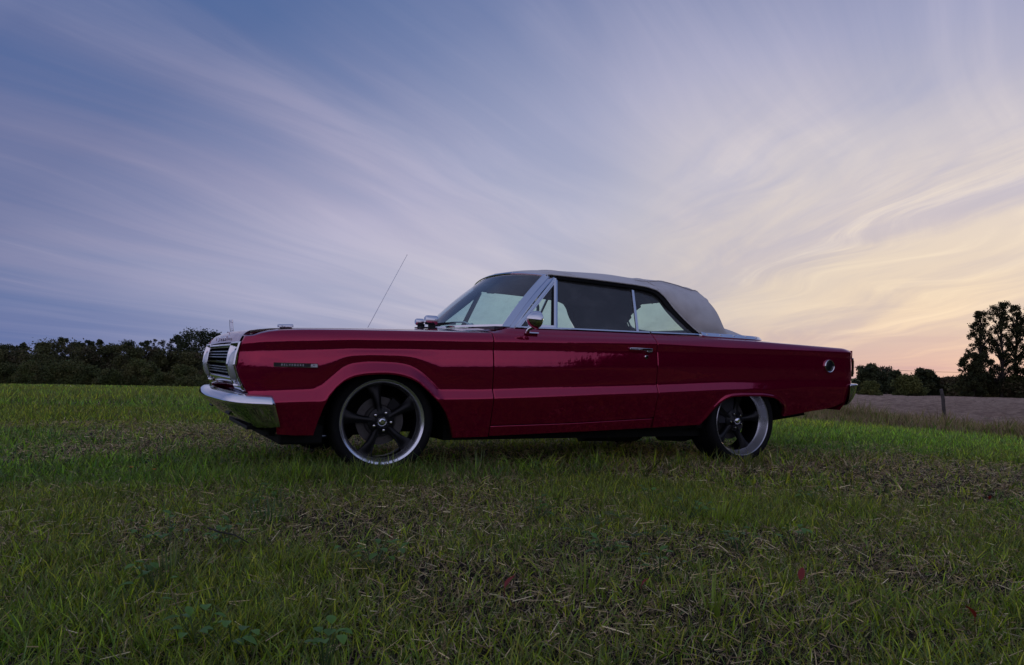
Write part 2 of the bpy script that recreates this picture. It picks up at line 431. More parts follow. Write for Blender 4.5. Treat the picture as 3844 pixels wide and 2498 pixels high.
# ------------------------------------------------------------------ blades: one mesh per cover
def blades(P, h, wdt, az, lean, curl, tint, seg, twist=None):
    """P (n,3) roots; each blade a tapered ribbon of seg pieces"""
    n = len(P); k = seg
    ts = np.linspace(0, 1, k + 1)
    d = np.stack([np.cos(az), np.sin(az)], -1)
    tw = az + PI / 2 if twist is None else twist
    sd = np.stack([np.cos(tw), np.sin(tw), np.zeros(n)], -1)
    V = np.zeros((n, 2 * k + 1, 3), np.float32)
    for i, tt in enumerate(ts):
        hor = h * (lean * tt + curl * tt * tt); ver = h * tt * np.sqrt(np.clip(1 - (lean + curl * tt) ** 2 * .75, .04, 1))
        c = P + np.concatenate([d * hor[:, None], ver[:, None]], 1)
        if i < k:
            ww = (wdt * (1 - .55 * tt ** 1.6))[:, None] * .5
            V[:, 2 * i] = c - sd * ww; V[:, 2 * i + 1] = c + sd * ww
        else:
            V[:, 2 * k] = c
    base = (np.arange(n) * (2 * k + 1))[:, None]
    fl = []
    for i in range(k - 1):
        a = 2 * i; fl += [[a, a + 1, a + 3], [a, a + 3, a + 2]]
    a = 2 * (k - 1); fl += [[a, a + 1, a + 2]]
    loops = (base[:, :, None] + np.array(fl)[None]).reshape(-1)
    tin = np.repeat(tint, 2 * k + 1, axis=0).reshape(n, 2 * k + 1, 3).copy()
    g = np.concatenate([np.repeat(ts[:-1], 2), [1.0]])
    tip = (np.clip(g - .45, 0, 1) * 1.0)[None, :, None] * rng.random((n, 1, 1))      # tips dry out
    tin = tin * (1 - tip) + np.array([.27, .215, .09]) * tip
    return V.reshape(-1, 3), loops, tin.reshape(-1, 3)

def join(parts):
    V = np.concatenate([p[0] for p in parts]); off = np.cumsum([0] + [len(p[0]) for p in parts[:-1]])
    L = np.concatenate([p[1] + o for p, o in zip(parts, off)]); T = np.concatenate([p[2] for p in parts])
    nf = len(L) // 3
    return mesh_np(V, L, np.arange(nf) * 3, np.full(nf, 3), T)

CX, CY = -1.567, -5.698
def wedge(n, r0, r1, a0=-16, a1=70, power=1.0):
    u = rng.random(n); r = (r0 ** (2 * power) + u * (r1 ** (2 * power) - r0 ** (2 * power))) ** (1 / (2 * power))
    a = R_(a0) + rng.random(n) * R_(a1 - a0)
    return CX + r * np.sin(a), CY + r * np.cos(a), r

TYRES = [(0.0, -.73), (2.946, -.78), (0.0, .73), (2.946, .78)]
def clear_of_tyres(x, y):
    k = np.ones(len(x), bool)
    for tx, ty in TYRES:
        k &= ~((np.abs(x - tx) < .15) & (np.abs(y - ty) < .15))
    return k
def patch(x, y):
    """1 = lush green, 0 = dry mown thatch"""
    r = np.hypot(x - CX, y - CY)
    p = fbm(x * .85, y * .85, 3, 5) + .45 * (fbm(x * 3.1, y * 3.1, 9, 3) - .5)
    base = (p - .22) / .46
    far = sstep(7.5, 14, r)
    strip = .30 * np.exp(-((r - 6.8) / 1.3) ** 2)                  # browner swath lying past the nose
    return np.clip(base * (1 - far) + far * (.78 + .5 * (p - .5)) - strip, 0, 1)

GREENS = np.array([[.125, .190, .010], [.180, .255, .012], [.070, .118, .012], [.080, .140, .026], [.230, .245, .020]])
DRY = np.array([[.36, .28, .145], [.27, .20, .105], [.15, .10, .055], [.29, .20, .125], [.46, .39, .235]])
def colours(x, y, dryness):
    n = len(x); g = GREENS[rng.integers(0, len(GREENS), n)] * (.35 + 1.55 * rng.random((n, 1)) ** 1.9)
    dcol = DRY[rng.integers(0, len(DRY), n)] * (.5 + .9 * rng.random((n, 1)) ** 1.5)
    isd = rng.random(n) < dryness
    bias = sstep(.40, .60, fbm(x * .5, y * .5, 44, 3))[:, None]                 # some patches are bluer, some yellower
    g = g * (1 - bias * np.array([.30, .0, -.1])) * np.array([1.0, 1.0, .95])
    return np.where(isd[:, None], dcol, g), isd

def grow(n, r0, r1, seg, hs, wd, power=1.0, a0=-16, a1=70):
    x, y, r = wedge(n, r0, r1, a0, a1, power)
    k = clear_of_tyres(x, y) & (x < 17.3 + .5 * rng.random(n)); x, y, r = x[k], y[k], r[k]; n = len(x)
    p = patch(x, y)
    tuft = np.clip(fbm(x * 5, y * 5, 61, 3) * 1.9 - .55, .05, 1.2)              # tussocks
    keep = rng.random(n) < np.clip(.45 + .45 * p + .25 * tuft, 0, 1)
    x, y, r, p, tuft = x[keep], y[keep], r[keep], p[keep], tuft[keep]; n = len(x)
    col_, isd = colours(x, y, np.clip(.60 - .62 * p, .05, 1))
    lush = (1 + .12 * sstep(10, 18, r) + .40 * sstep(4, 9, x))[:, None]
    col_ = np.where(isd[:, None], col_, col_ * lush)
    h = hs * (.35 + .55 * rng.random(n) ** 1.4 + .55 * tuft * p + .35 * (rng.random(n) < .04))
    rim = np.exp(-((y + 1.02) / .22) ** 2) * (x > -1.2) * (x < 4.4)               # left standing along the car
    h = h * (1 + 1.4 * rim)
    under = (x > -.9) & (x < 4.2) & (np.abs(y) < .80)
    h = np.where(under, np.minimum(h, .11), h)
    h = np.where(isd, h * .75, h)
    wdt = wd * (.6 + .8 * rng.random(n)) * (1 + r / 14)
    lean = np.where(isd, .35 + .6 * rng.random(n), .05 + .72 * rng.random(n) ** 1.15); curl = rng.random(n) * .6
    az = rng.random(n) * 2 * PI
    P = np.stack([x, y, terr(x, y) - .012], -1)
    tw = np.where(r > 9, np.arctan2(y - CY, x - CX) + PI / 2 + (rng.random(n) - .5) * 1.6, rng.random(n) * 2 * PI)
    return blades(P, h, wdt, az, np.clip(lean, 0, .95), np.clip(curl, 0, .6), col_, seg, tw)

parts = [grow(240000, 1.15, 5.2, 3, .086, .0036, .8), grow(200000, 5.2, 13, 2, .10, .0062, .75), grow(150000, 13, 34, 1, .15, .011, .7), grow(110000, 34, 120, 1, .17, .045, .7),
         grow(70000, 1.15, 14, 1, .10, .0085, .75, -85, -16), grow(70000, 1.15, 14, 1, .10, .0085, .75, 70, 135), grow(40000, 14, 60, 1, .16, .020, .7, -85, -16), grow(16000, .1, 1.15, 1, .09, .006, 1.0, -180, 180)]
gr = link('grass', join(parts), M['blade']); gr['kind'] = 'stuff'

# lying straw and thatch in the mown patch
def straw(n, r0, r1):
    x, y, r = wedge(n, r0, r1, power=.8); p = patch(x, y)
    k = (rng.random(n) < np.clip(1.05 - p, .12, 1)) & clear_of_tyres(x, y); x, y, r = x[k], y[k], r[k]; n = len(x)
    L = .015 + .06 * rng.random(n) ** 2; az = rng.random(n) * 2 * PI; tilt = (rng.random(n) ** 2) * .6
    wd = (.0011 + .0014 * rng.random(n)) * (1 + r / 8)
    z = terr(x, y) + .004 + .035 * rng.random(n)
    dvec = np.stack([np.cos(az) * np.cos(tilt), np.sin(az) * np.cos(tilt), np.sin(tilt)], -1)
    sd = np.stack([-np.sin(az), np.cos(az), np.zeros(n)], -1)
    up = np.cross(dvec, sd); ro = rng.random((n, 1)) * PI
    sd = sd * np.cos(ro) + up * np.sin(ro)
    P = np.stack([x, y, z], -1)
    V = np.stack([P - sd * wd[:, None] / 2, P + sd * wd[:, None] / 2, P + dvec * L[:, None] + sd * wd[:, None] / 3, P + dvec * L[:, None] - sd * wd[:, None] / 3], 1).reshape(-1, 3)
    b = (np.arange(n) * 4)[:, None]
    loops = (b + np.array([[0, 1, 2, 0, 2, 3]])).reshape(-1)
    c = DRY[rng.integers(0, len(DRY), n)] * (.45 + 1.25 * rng.random((n, 1)) ** 1.8)
    return V, loops, np.repeat(c, 4, 0)
st = link('straw_litter', join([straw(80000, 1.15, 9.5)]), M['blade']); st['kind'] = 'stuff'

# rank dry grass along the field edge
def verge(n):
    y = -12 + 40 * rng.random(n) ** .8; x = 16.3 + rng.normal(0, .8, n) + (fbm(y * .4, y * 0 + 2, 12) - .5) * 1.2
    P = np.stack([x, y, terr(x, y) - .02], -1)
    clump = np.clip(fbm(x * .8, y * .8, 77) * 1.8 - .35, .2, 1.3)
    h = (.20 + .45 * rng.random(n) ** 1.3) * clump
    c = np.where(rng.random((n, 1)) < .72, DRY[rng.integers(0, 4, n)] * .62, GREENS[rng.integers(0, 4, n)] * .6)
    return blades(P, h, (.012 + .014 * rng.random(n)), rng.random(n) * 6.28, .1 + .4 * rng.random(n), .4 * rng.random(n), c, 2, np.arctan2(y - CY, x - CX) + PI / 2 + (rng.random(n) - .5))
vg = link('dry_verge_grass', join([verge(80000)]), M['blade']); vg['kind'] = 'stuff'
# stubble and clods lying on the ploughed soil
def stubble(n):
    u = rng.random(n); r = 18 + 70 * u ** 1.5; a = R_(38) + rng.random(n) * R_(32)
    x = CX + r * np.sin(a); y = CY + r * np.cos(a); k = x > 17.9; x, y, r = x[k], y[k], r[k]; n = len(x)
    P = np.stack([x, y, terr(x, y) + .04], -1)
    c = np.array([[.36, .28, .24]]) * (.35 + .65 * rng.random((n, 1)))
    return blades(P, (.06 + .14 * rng.random(n) ** 2), (.014 + .02 * rng.random(n)) * (1 + r / 60), rng.random(n) * 6.28, .55 + .4 * rng.random(n), .1 * rng.random(n), c, 1)
sb = link('stubble', join([stubble(9000)]), M['blade']); sb['kind'] = 'stuff'

# ------------------------------------------------------------------ broad-leaved weeds, yarrow, red dock leaves
def leaf_mb(mbv, mbf, mbc, root, az, tiltup, L, W, fold, c, stem=True):
    """an oval leaf of 10 faces with a folded midrib on a short stem"""
    d = Vector((math.cos(az) * math.cos(tiltup), math.sin(az) * math.cos(tiltup), math.sin(tiltup))); s = Vector((-math.sin(az), math.cos(az), 0)); up = s.cross(d) * -1
    if up.z < 0: up = -up
    o = len(mbv); prof = [(0, .05), (.14, .55), (.38, 1.0), (.64, .88), (.85, .5), (1, .03)]
    for tt, ww in prof:
        c0 = Vector(root) + d * (L * tt) - up * (L * .25 * tt * tt)
        for k in (-1, 0, 1):
            mbv.append(tuple(c0 + s * (k * W * ww * .5) + up * (abs(k) * fold * W * ww)))
            mbc.append(tuple(x * (.86 if k == 0 else 1.0) for x in c))
    for i in range(len(prof) - 1):
        for k in range(2):
            a = o + i * 3 + k; mbf.append((a, a + 1, a + 4, a + 3))
def tint_mesh(v, f, c, name):
    me = mesh_pd(v, f, name); a = me.color_attributes.new('tint', 'FLOAT_COLOR', 'POINT')
    arr = np.ones((len(v), 4), np.float32); arr[:, :3] = c; a.data.foreach_set('color', arr.ravel()); return me
def stem_faces(v, f, c, p0, p1, wdt, colr):
    p0, p1 = Vector(p0), Vector(p1); s = (p1 - p0).cross(Vector((.3, .5, .1))).normalized() * wdt; q = (p1 - p0).cross(s).normalized() * wdt
    o = len(v)
    for p in (p0, p1):
        for e in (s, q, -s, -q): v.append(tuple(p + e)); c.append(colr)
    for k in range(4): f.append((o + k, o + (k + 1) % 4, o + 4 + (k + 1) % 4, o + 4 + k))
WEED_G = 'broad-leaved weeds in the mown grass'
def clover(x, y, size, n, label, group=None, base=(.065, .140, .016)):
    r = random.Random(int(abs(x * 1000) + abs(y * 77)))
    e = empty('weed_plant', (x, y, float(terr(x, y)))); tag(e, label, 'weed', group)
    sv, sf, sc = [], [], []
    for i in range(n):
        az = r.uniform(0, 2 * PI); R0 = size * r.uniform(.15, 1.0); hh = r.uniform(.05, .115)
        tip = Vector((math.cos(az) * R0, math.sin(az) * R0, hh))
        stem_faces(sv, sf, sc, (0, 0, 0), tip, .0013, (.05, .09, .03))
        k = r.uniform(.75, 1.3); c = (base[0] * k, base[1] * k, base[2] * k * r.uniform(.7, 1.3))
        lv, lf, lc = [], [], []
        leaf_mb(lv, lf, lc, tip, az + r.uniform(-.8, .8), r.uniform(-.1, .7), r.uniform(.026, .044), r.uniform(.020, .030), .16, c)
        link('leaf', tint_mesh(lv, lf, lc, 'leaf'), M['weed'], e, True)
    link('stem', tint_mesh(sv, sf, sc, 'stem'), M['weed'], e)
CL = [(-1.33, -2.46, .13, 16, 'large broad-leaved green weed left of the twig, under the front bumper side of the lawn', None),
      (-1.14, -2.62, .10, 13, 'broad-leaved green weed the dark twig points into', None),
      (-.24, -.62, .12, 10, 'round-leaved weed growing against the front wheel', None),
      (-.73, -3.08, .14, 15, 'dark leafy weed clump in the lawn left of the tall pale stems', None),
      (.23, -2.48, .10, 14, 'green weed with spread leaves on the bare straw patch in front of the door', None),
      (.94, -2.70, .13, 14, 'blue-green round-leaved weed beside the bright tall grass tuft', None),
      (1.05, -2.26, .07, 8, 'small fresh weed with two upright leaf pairs in front of the door handle', None)]
for a in CL: clover(*a)
for x, y, lb in [(-1.41, -3.13, 'low green weed at the left, below the large weed by the twig'), (-1.34, -3.60, 'low green weed near the bottom left corner'),
                 (-1.27, -3.70, 'lowest green weed at the bottom left, below its near twin'), (-.91, -1.77, 'pale green weed in the shaded grass below the bumper end'),
                 (.91, -3.40, 'green weed right of the yarrow in the lower right lawn'), (2.29, -.97, 'green weed left of the rear wheel against the sill shade'),
                 (.67, -3.33, 'low green weed between the yarrow and the bright tall tuft'), (1.57, -.96, 'green weed against the shade under the middle of the door'),
                 (.11, -3.56, 'green weed just right of the low red and orange leaf'), (-.81, -1.83, 'darker weed just right of the pale one below the bumper end'),
                 (.07, -3.27, 'weed below left of the yarrow fronds in the dry patch'), (-1.1, -3.9, 'weed cut by the bottom edge left of centre'),
                 (.9, -1.35, 'weed in the lawn below the front edge of the door'), (3.2, -1.9, 'weed in the lawn right of and below the rear wheel'), (1.9, -2.6, 'weed in the open lawn far below the rear wheel')]:
    clover(x, y, .075, 9, lb, WEED_G)
def yarrow(x, y, where):
    r = random.Random(int(abs(x * 991) + abs(y * 71)))
    e = empty('yarrow_plant', (x, y, float(terr(x, y)))); tag(e, 'feathery green yarrow plant, ' + where, 'weed', 'feathery yarrow plants')
    for i in range(5):
        az = r.uniform(0, 6.28); L = r.uniform(.07, .12); v, f, c = [], [], []
        for k in range(13):
            tt = k / 12; p = Vector((math.cos(az) * L * tt, math.sin(az) * L * tt, .02 + L * (.75 * tt - .55 * tt * tt)))
            for s in (-1, 1):
                leaf_mb(v, f, c, p, az + s * 1.15, .25, .018 * math.sin(.35 + 2.6 * tt), .0045, .1, (.035, .10, .025))
        link('frond', tint_mesh(v, f, c, 'frond'), M['weed'], e)
for qx, qy, wh in [(.24, -2.87, 'leftmost of the patch below the door'), (.42, -2.72, 'upper middle one of the patch below the door'), (.61, -2.61, 'topmost of the patch below the door'),
                   (.19, -3.13, 'lowest of the patch below the door'), (.43, -2.97, 'one in the centre of the patch'), (.57, -3.02, 'rightmost of the patch, beside the tall tuft')]: yarrow(qx, qy, wh)
def red_leaf(x, y, h, label, c=(.16, .018, .014)):
    e = empty('red_leaf_plant', (x, y, float(terr(x, y)))); tag(e, label, 'leaf', 'red autumn leaves in the grass')
    v, f, cc = [], [], []; az = (x * 13.7) % 6.28
    leaf_mb(v, f, cc, (0, 0, h * .45), az, 1.05, h * .6, h * .28, .22, c); link('leaf', tint_mesh(v, f, cc, 'leaf'), M['weed'], e, True)
    v, f, cc = [], [], []; stem_faces(v, f, cc, (0, 0, 0), (0, 0, h * .47), .0016, (.12, .03, .02)); link('stem', tint_mesh(v, f, cc, 'stem'), M['weed'], e)
for x, y, h, lb in [(-.46, -3.53, .085, 'upright red dock leaf in the foreground grass, below the front wheel side'), (-.02, -3.63, .06, 'red and orange leaf low in the dark thatch near the bottom'),
                    (3.12, -1.06, .05, 'small red leaf in front of the rear wheel'), (.50, -3.80, .085, 'broad dark red leaf in the lower right grass'),
                    (-.55, -2.70, .055, 'small dull red leaf in the grass below the front wheel'), (.67, -4.28, .085, 'dark red leaf clump low in the bottom right corner'),
                    (3.04, -2.86, .06, 'red leaf at the right edge of the lawn'), (3.61, -1.70, .05, 'small red leaf in the lawn behind the rear wheel')]:
    red_leaf(x, y, h, lb)
for x, y, lb in [(-1.45, -1.23, 'tiny orange hawkweed bloom, left one of two'), (-1.35, -1.34, 'tiny orange hawkweed bloom, right one of two')]:
    e = empty('hawkweed_flower', (x, y, float(terr(x, y)))); tag(e, lb, 'flower', 'orange hawkweed blooms')
    v, f, c = [], [], []; stem_faces(v, f, c, (0, 0, 0), (.01, 0, .15), .0012, (.05, .08, .03)); link('stem', tint_mesh(v, f, c, 'stem'), M['weed'], e)
    v, f, c = [], [], []
    for k in range(9): leaf_mb(v, f, c, (.01, 0, .148), k * .7, .5, .013, .006, .1, (.55, .17, .01))
    link('petals', tint_mesh(v, f, c, 'petals'), M['weed'], e)
mb = MB(); mb.tube([(-1.21, -2.54, .075), (-1.17, -2.59, .066), (-1.13, -2.66, .068), (-1.09, -2.73, .050)], [.0035, .0032, .003, .002], 6)
tag(mb.build('twig', M['twig'], smooth=True), 'thin dark twig lying on the grass between two leafy weeds', 'twig')
# taller pale grass tufts that stand out singly
def tuft(x, y, n, h, c, label, spread=.11):
    az = rng.random(n) * 6.28; rr = rng.random(n) ** .7 * spread
    P = np.stack([x + np.cos(az) * rr, y + np.sin(az) * rr, terr(x + 0 * az, y + 0 * az) - .01], -1)
    V, L, T = blades(P, h * (.55 + .5 * rng.random(n)), .0055 + .003 * rng.random(n), az, .08 + .35 * rng.random(n), .35 * rng.random(n), np.array([c]) * (.7 + .6 * rng.random((n, 1))), 4)
    tag(link('grass_tuft', join([(V, L, T)]), M['weed']), label, 'grass tuft', 'tall grass tufts')
tuft(1.06, -2.78, 60, .14, (.15, .22, .02), 'bright yellow-green tall grass tuft right of the blue-green weed')
tuft(-.14, -3.5, 34, .12, (.11, .16, .02), 'tall green grass tuft beside the upright red dock leaf')
tuft(.07, -3.86, 22, .15, (.12, .18, .02), 'tall grass tuft with a long leaning blade at the bottom centre')
tuft(-1.36, -2.95, 26, .14, (.06, .10, .02), 'dull green grass tuft left of the twig')
tuft(-.24, -1.0, 90, .17, (.075, .12, .025), 'dark green grass tuft standing in front of the front wheel', .20)
tuft(.10, -1.0, 80, .19, (.09, .13, .03), 'thin grass tuft in front of the front wheel hub', .24)
tuft(2.86, -1.08, 70, .15, (.09, .12, .03), 'thin grass tuft in front of the rear wheel', .20)
tuft(.62, -.98, 60, .19, (.07, .11, .03), 'tall thin grass tuft under the sill just behind the front wheel', .18)
tuft(-.9, -2.1, 30, .13, (.05, .10, .03), 'dark tuft in the shaded grass below the bumper')
tuft(1.35, -1.2, 34, .13, (.045, .10, .03), 'dark leafy grass tuft in front of the door')

# ------------------------------------------------------------------ trees
def branch(mb, p, d, L, r, depth, rr, up=.15):
    pts = [Vector(p)]; d = Vector(d)
    for i in range(4):
        d = (d + Vector((rr.uniform(-.16, .16), rr.uniform(-.16, .16), up * .3))).normalized(); pts.append(pts[-1] + d * L / 4)
    mb.tube(pts, [r * (1 - .17 * i) for i in range(5)], 5, cap=False)
    ends = [pts[-1]]
    if depth:
        for i in (2, 3, 4):
            a = rr.uniform(0, 6.28); nd = (d + Vector((math.cos(a), math.sin(a), .25)) * .8).normalized()
            ends += branch(mb, pts[i], nd, L * rr.uniform(.5, .7), r * .45, depth - 1, rr, up)
    return ends
def leaves(centres, radii, n, size, cols, seed, flat=.8):
    g = np.random.default_rng(seed); k = len(centres)
    idx = g.choice(k, n, p=(radii ** 2) / (radii ** 2).sum())
    v = g.normal(size=(n, 3)); v /= np.linalg.norm(v, axis=1)[:, None]
    rad = radii[idx] * (g.random(n) ** .45) * (.75 + .5 * g.random(n))
    P = centres[idx] + v * rad[:, None] * np.array([1, 1, flat]) + g.normal(size=(n, 3)) * (radii[idx] * .11)[:, None]
    a = g.normal(size=(n, 3)); a /= np.linalg.norm(a, axis=1)[:, None]; b = np.cross(a, g.normal(size=(n, 3))); b /= np.linalg.norm(b, axis=1)[:, None]
    s = size * (.5 + .8 * g.random(n))[:, None]
    V = np.stack([P - a * s * .55, P + b * s * .38, P + a * s * .6, P - b * s * .38], 1).reshape(-1, 3)
    c = cols[g.integers(0, len(cols), k)][idx] * (.7 + .6 * g.random((n, 1)))
    q = np.arange(n * 4)
    return mesh_np(V, q, np.arange(n) * 4, np.full(n, 4), np.repeat(c, 4, 0), 'crown')
KIND = {   # lobes, leaves, leaf size, first height of crown, airy
    'b': (34, 6500, .24, .05), 's': (24, 2000, .20, .12), 'w': (46, 11000, .25, .0), 'm': (40, 8000, .25, .0), 'u': (30, 5500, .20, .0),
    'c': (22, 3400, .22, .03), 'r': (34, 8000, .17, .0), 'p': (130, 12500, .15, .10)}
PAL = {'b': [(.045, .055, .022), (.065, .072, .028), (.036, .048, .024)], 's': [(.055, .052, .030), (.045, .05, .025)], 'w': [(.034, .046, .02), (.046, .058, .024)],
       'm': [(.075, .082, .028), (.055, .058, .024), (.095, .092, .032), (.08, .064, .032)], 'u': [(.09, .105, .03), (.065, .078, .026), (.105, .10, .034)],
       'c': [(.02, .032, .016)], 'r': [(.085, .098, .026), (.11, .115, .03)], 'p': [(.028, .034, .012), (.04, .042, .014)]}
def tree(kind, x, y, h, wd, name, label, group, seed):
    g = np.random.default_rng(seed); rr = random.Random(seed)
    h *= g.uniform(.97, 1.03)
    zb = float(terr(x, y)) - .15
    lobes, nl, ls, z0 = KIND[kind]
    e = empty(name, (x, y, zb)); tag(e, label, 'bush' if kind in 'ru' else 'tree', group)
    tb = MB(); rt = max(.06, h * .016)
    C_, Rd = [], []
    hw = wd * .5
    if kind in 'ru':
        for k in range(4): branch(tb, (rr.uniform(-.3, .3), rr.uniform(-.3, .3), 0), (rr.uniform(-.6, .6), rr.uniform(-.6, .6), 1), h * .6, rt, 0, rr)
    else:
        tp = [Vector((0, 0, 0))]
        for k in range(6): tp.append(tp[-1] + Vector((rr.uniform(-.05, .05) * h * .3, rr.uniform(-.05, .05) * h * .3, h * .9 / 6)))
        tb.tube(tp, [rt * (1 - .14 * k) for k in range(7)], 7, cap=False)
    for k in range(lobes):
        if kind == 'c':
            tt = k / lobes; a = g.uniform(0, 6.28); rr_ = hw * (1 - tt) * .7
            C_.append((rr_ * math.cos(a), rr_ * math.sin(a), h * (.12 + .85 * tt))); Rd.append(hw * (.55 * (1 - tt) + .12)); continue
        tt = (k + .5) / lobes; a = g.uniform(0, 6.28)
        zf = z0 + (1 - z0) * tt
        if kind == 'p':
            env = math.sin(PI * min(1, .16 + .80 * tt)) ** .6
            rr_ = hw * env * g.uniform(.1, 1.0); rl = hw * g.uniform(.10, .25)
        elif kind in 'ru':
            env = math.sqrt(max(0, 1 - tt ** 2)); rr_ = hw * env * g.uniform(.35, .95); rl = hw * g.uniform(.28, .45)
        else:
            env = math.sin(PI * min(1, .22 + .60 * tt)) ** .7; rr_ = hw * env * g.uniform(.2, .95); rl = hw * g.uniform(.26, .50)
        z = min(h * zf, h - rl * .75)
        c = (rr_ * math.cos(a), rr_ * math.sin(a), max(z, rl * .5)); C_.append(c); Rd.append(rl)
        if kind not in 'ru' and k % 2 == 0:
            tz = max(h * .15, z - h * .14); q = [Vector((0, 0, min(tz, h * .85))), Vector((c[0] * .5, c[1] * .5, (tz + z) / 2 + .1)), Vector(c)]
            tb.tube(q, [rt * .42, rt * .28, rt * .1], 5, cap=False)
    tb.build('trunk', M['bark'], e, smooth=True)
    sz = ls * (1.0 if kind != 'p' else 1.0)
    link('crown', leaves(np.array(C_), np.array(Rd), nl, sz, np.array(PAL[kind]), seed, .85), M['leaf'], e)
LEFT = [('b',-19.4,171.8,6.83,2.31), ('b',-18.2,176.8,6.76,1.39), ('b',-16.2,170.2,7.40,1.73), ('b',-13.3,168.7,7.50,1.73), ('b',-12.2,170.4,7.28,0.97),
        ('c',-11.1,167.6,7.28,0.77), ('b',-9.6,164.6,8.06,1.71), ('b',-7.5,165.7,7.62,2.11), ('b',-6.2,170.7,7.54,1.19), ('b',-4.9,164.4,7.97,1.54),
        ('b',-3.4,163.6,7.95,1.35), ('b',-1.2,164.8,7.58,2.53), ('b',0.1,168.6,7.47,1.40), ('b',1.9,160.9,8.22,2.69), ('b',4.3,159.7,7.90,1.73),
        ('s',5.8,159.0,8.26,0.96), ('s',7.3,155.9,8.41,1.71), ('s',8.6,157.5,8.48,1.35), ('b',9.7,154.7,8.99,2.09), ('w',11.5,133.6,8.87,5.00),
        ('b',14.6,134.2,8.83,2.54), ('m',-15.2,136.0,5.10,3.69), ('m',-8.5,127.0,5.93,6.19), ('m',-4.7,132.9,5.16,3.75), ('m',-1.2,134.4,6.25,4.16),
        ('m',1.7,125.1,5.42,3.48), ('m',4.9,125.7,5.18,3.54), ('m',7.5,126.6,5.38,3.13), ('m',9.4,121.2,4.88,3.93), ('m',12.5,117.4,4.70,2.97),
        ('u',-13.7,117.2,2.62,3.46), ('u',-10.5,115.6,2.81,3.46), ('u',-6.7,111.4,2.95,3.92), ('u',-4.0,110.1,2.34,2.87), ('u',-1.5,106.6,1.82,2.56),
        ('u',2.1,109.2,3.34,3.20), ('u',3.4,105.2,2.56,1.68), ('u',4.7,101.1,1.54,2.39), ('u',7.9,98.4,1.18,3.23), ('u',6.9,105.6,2.72,2.90),
        ('u',9.7,99.7,1.92,2.03)]
RIGHT = [('b',88.3,66.3,3.67,2.62), ('s',95.2,70.6,4.25,1.77), ('s',96.9,69.8,3.82,2.06), ('b',92.3,67.6,3.22,3.12), ('b',96.0,68.0,3.17,1.73),
        ('b',101.7,70.7,2.40,1.66), ('r',78.0,52.5,2.34,3.24), ('b',90.6,59.5,3.26,1.77), ('b',93.3,60.4,2.64,1.47), ('r',72.5,53.0,1.45,1.98),
        ('b',108.9,70.4,2.19,2.02), ('b',104.9,65.7,2.50,1.62), ('m',94.1,57.8,2.27,2.89), ('m',92.2,54.2,2.64,3.78), ('m',93.7,52.3,2.30,3.99),
        ('m',94.9,50.6,2.46,3.71), ('m',97.4,49.3,2.77,3.71), ('p',89.2,51.3,9.73,2.42), ('p',92.3,50.8,10.92,3.18), ('p',95.0,50.6,11.23,2.47),
        ('p',94.6,48.5,10.58,2.90), ('p',86.5,50.4,5.01,2.48), ('p',99.5,49.4,11.19,3.00)]
G_BACK, G_MID, G_LOW, G_RB, G_RT = 'trees in the back row of the far left wood', 'rounded trees at the front of the far left wood', 'bushes at the foot of the far left wood', 'trees beyond the ploughed field', 'tall dark poplars beyond the field'
ORD = ['first', 'second', 'third', 'fourth', 'fifth', 'sixth', 'seventh', 'eighth', 'ninth', 'tenth', 'eleventh', 'twelfth', 'thirteenth', 'fourteenth', 'fifteenth', 'sixteenth', 'seventeenth']
def rank(rows):      # order from left to right as seen from the meadow
    out = {}
    for k in set(r[0] for r in rows):
        ids = sorted([i for i, r in enumerate(rows) if r[0] == k], key=lambda i: math.atan2(rows[i][1] - CX, rows[i][2] - CY))
        for n_, i in enumerate(ids): out[i] = ORD[n_]
    return out
LR, RR = rank(LEFT), rank(RIGHT)
for i, (k, x, y, h, wd) in enumerate(LEFT):
    lb = {'b': '%s dark tree from the left in the back row of the left wood', 's': '%s from the left of the slender pale trees in the left wood', 'w': 'broad dark round-crowned tree in the wood just left of the car nose',
          'c': 'small pointed conifer in the back row of the far left wood', 'm': '%s rounded olive-green tree from the left along the left wood front', 'u': '%s low bush from the left at the foot of the left wood'}[k]
    if '%s' in lb: lb = lb % LR[i]
    gp = {'b': G_BACK, 's': 'slender pale trees in the far left wood', 'w': None, 'c': None, 'm': G_MID, 'u': G_LOW}[k]
    tree(k, x, y, h + (.8 if k in 'bscw' else (.3 + .7 * (i % 3) / 2) if k == 'm' else .4), wd * (1.4 if k in 'mu' else 1.25 if k == 'w' else 1.5), {'c': 'conifer_tree', 'u': 'bush'}.get(k, 'broadleaf_tree'), lb, gp, 100 + i)
rn = 0; pn = 0
PL = ['poplar with an open crown at the left of the tall group', 'tallest poplar with thick trunk in the middle of the tall group', 'tall poplar with a ragged top beside the tallest one', 'tall poplar at the right edge behind the field', 'low leaning poplar at the left foot of the tall group', 'tall poplar cut by the right edge of the view']
RB = ['round green bush standing alone at the field edge behind the post', 'small round bush behind the car tail at the field edge']
for i, (k, x, y, h, wd) in enumerate(RIGHT):
    if k == 'p': lb, gp = PL[pn], G_RT; pn += 1
    elif k == 'r': lb, gp = RB[rn], None; rn += 1
    elif k == 's': lb, gp = 'thin sparse tree above the wood behind the car tail, %s from left' % RR[i], 'sparse trees behind the car tail'
    elif k == 'b': lb, gp = '%s dark broadleaf tree from the left beyond the ploughed field' % RR[i], G_RB
    else: lb, gp = '%s low hedge tree from the left under the tall poplars' % RR[i], 'hedge line trees under the poplars'
    tree(k, x, y, h + .3, wd * (1.25 if k in 'bm' else 1.42 if k == 'p' else 1.08), {'p': 'poplar_tree', 'r': 'bush'}.get(k, 'broadleaf_tree'), lb, gp, 300 + i)

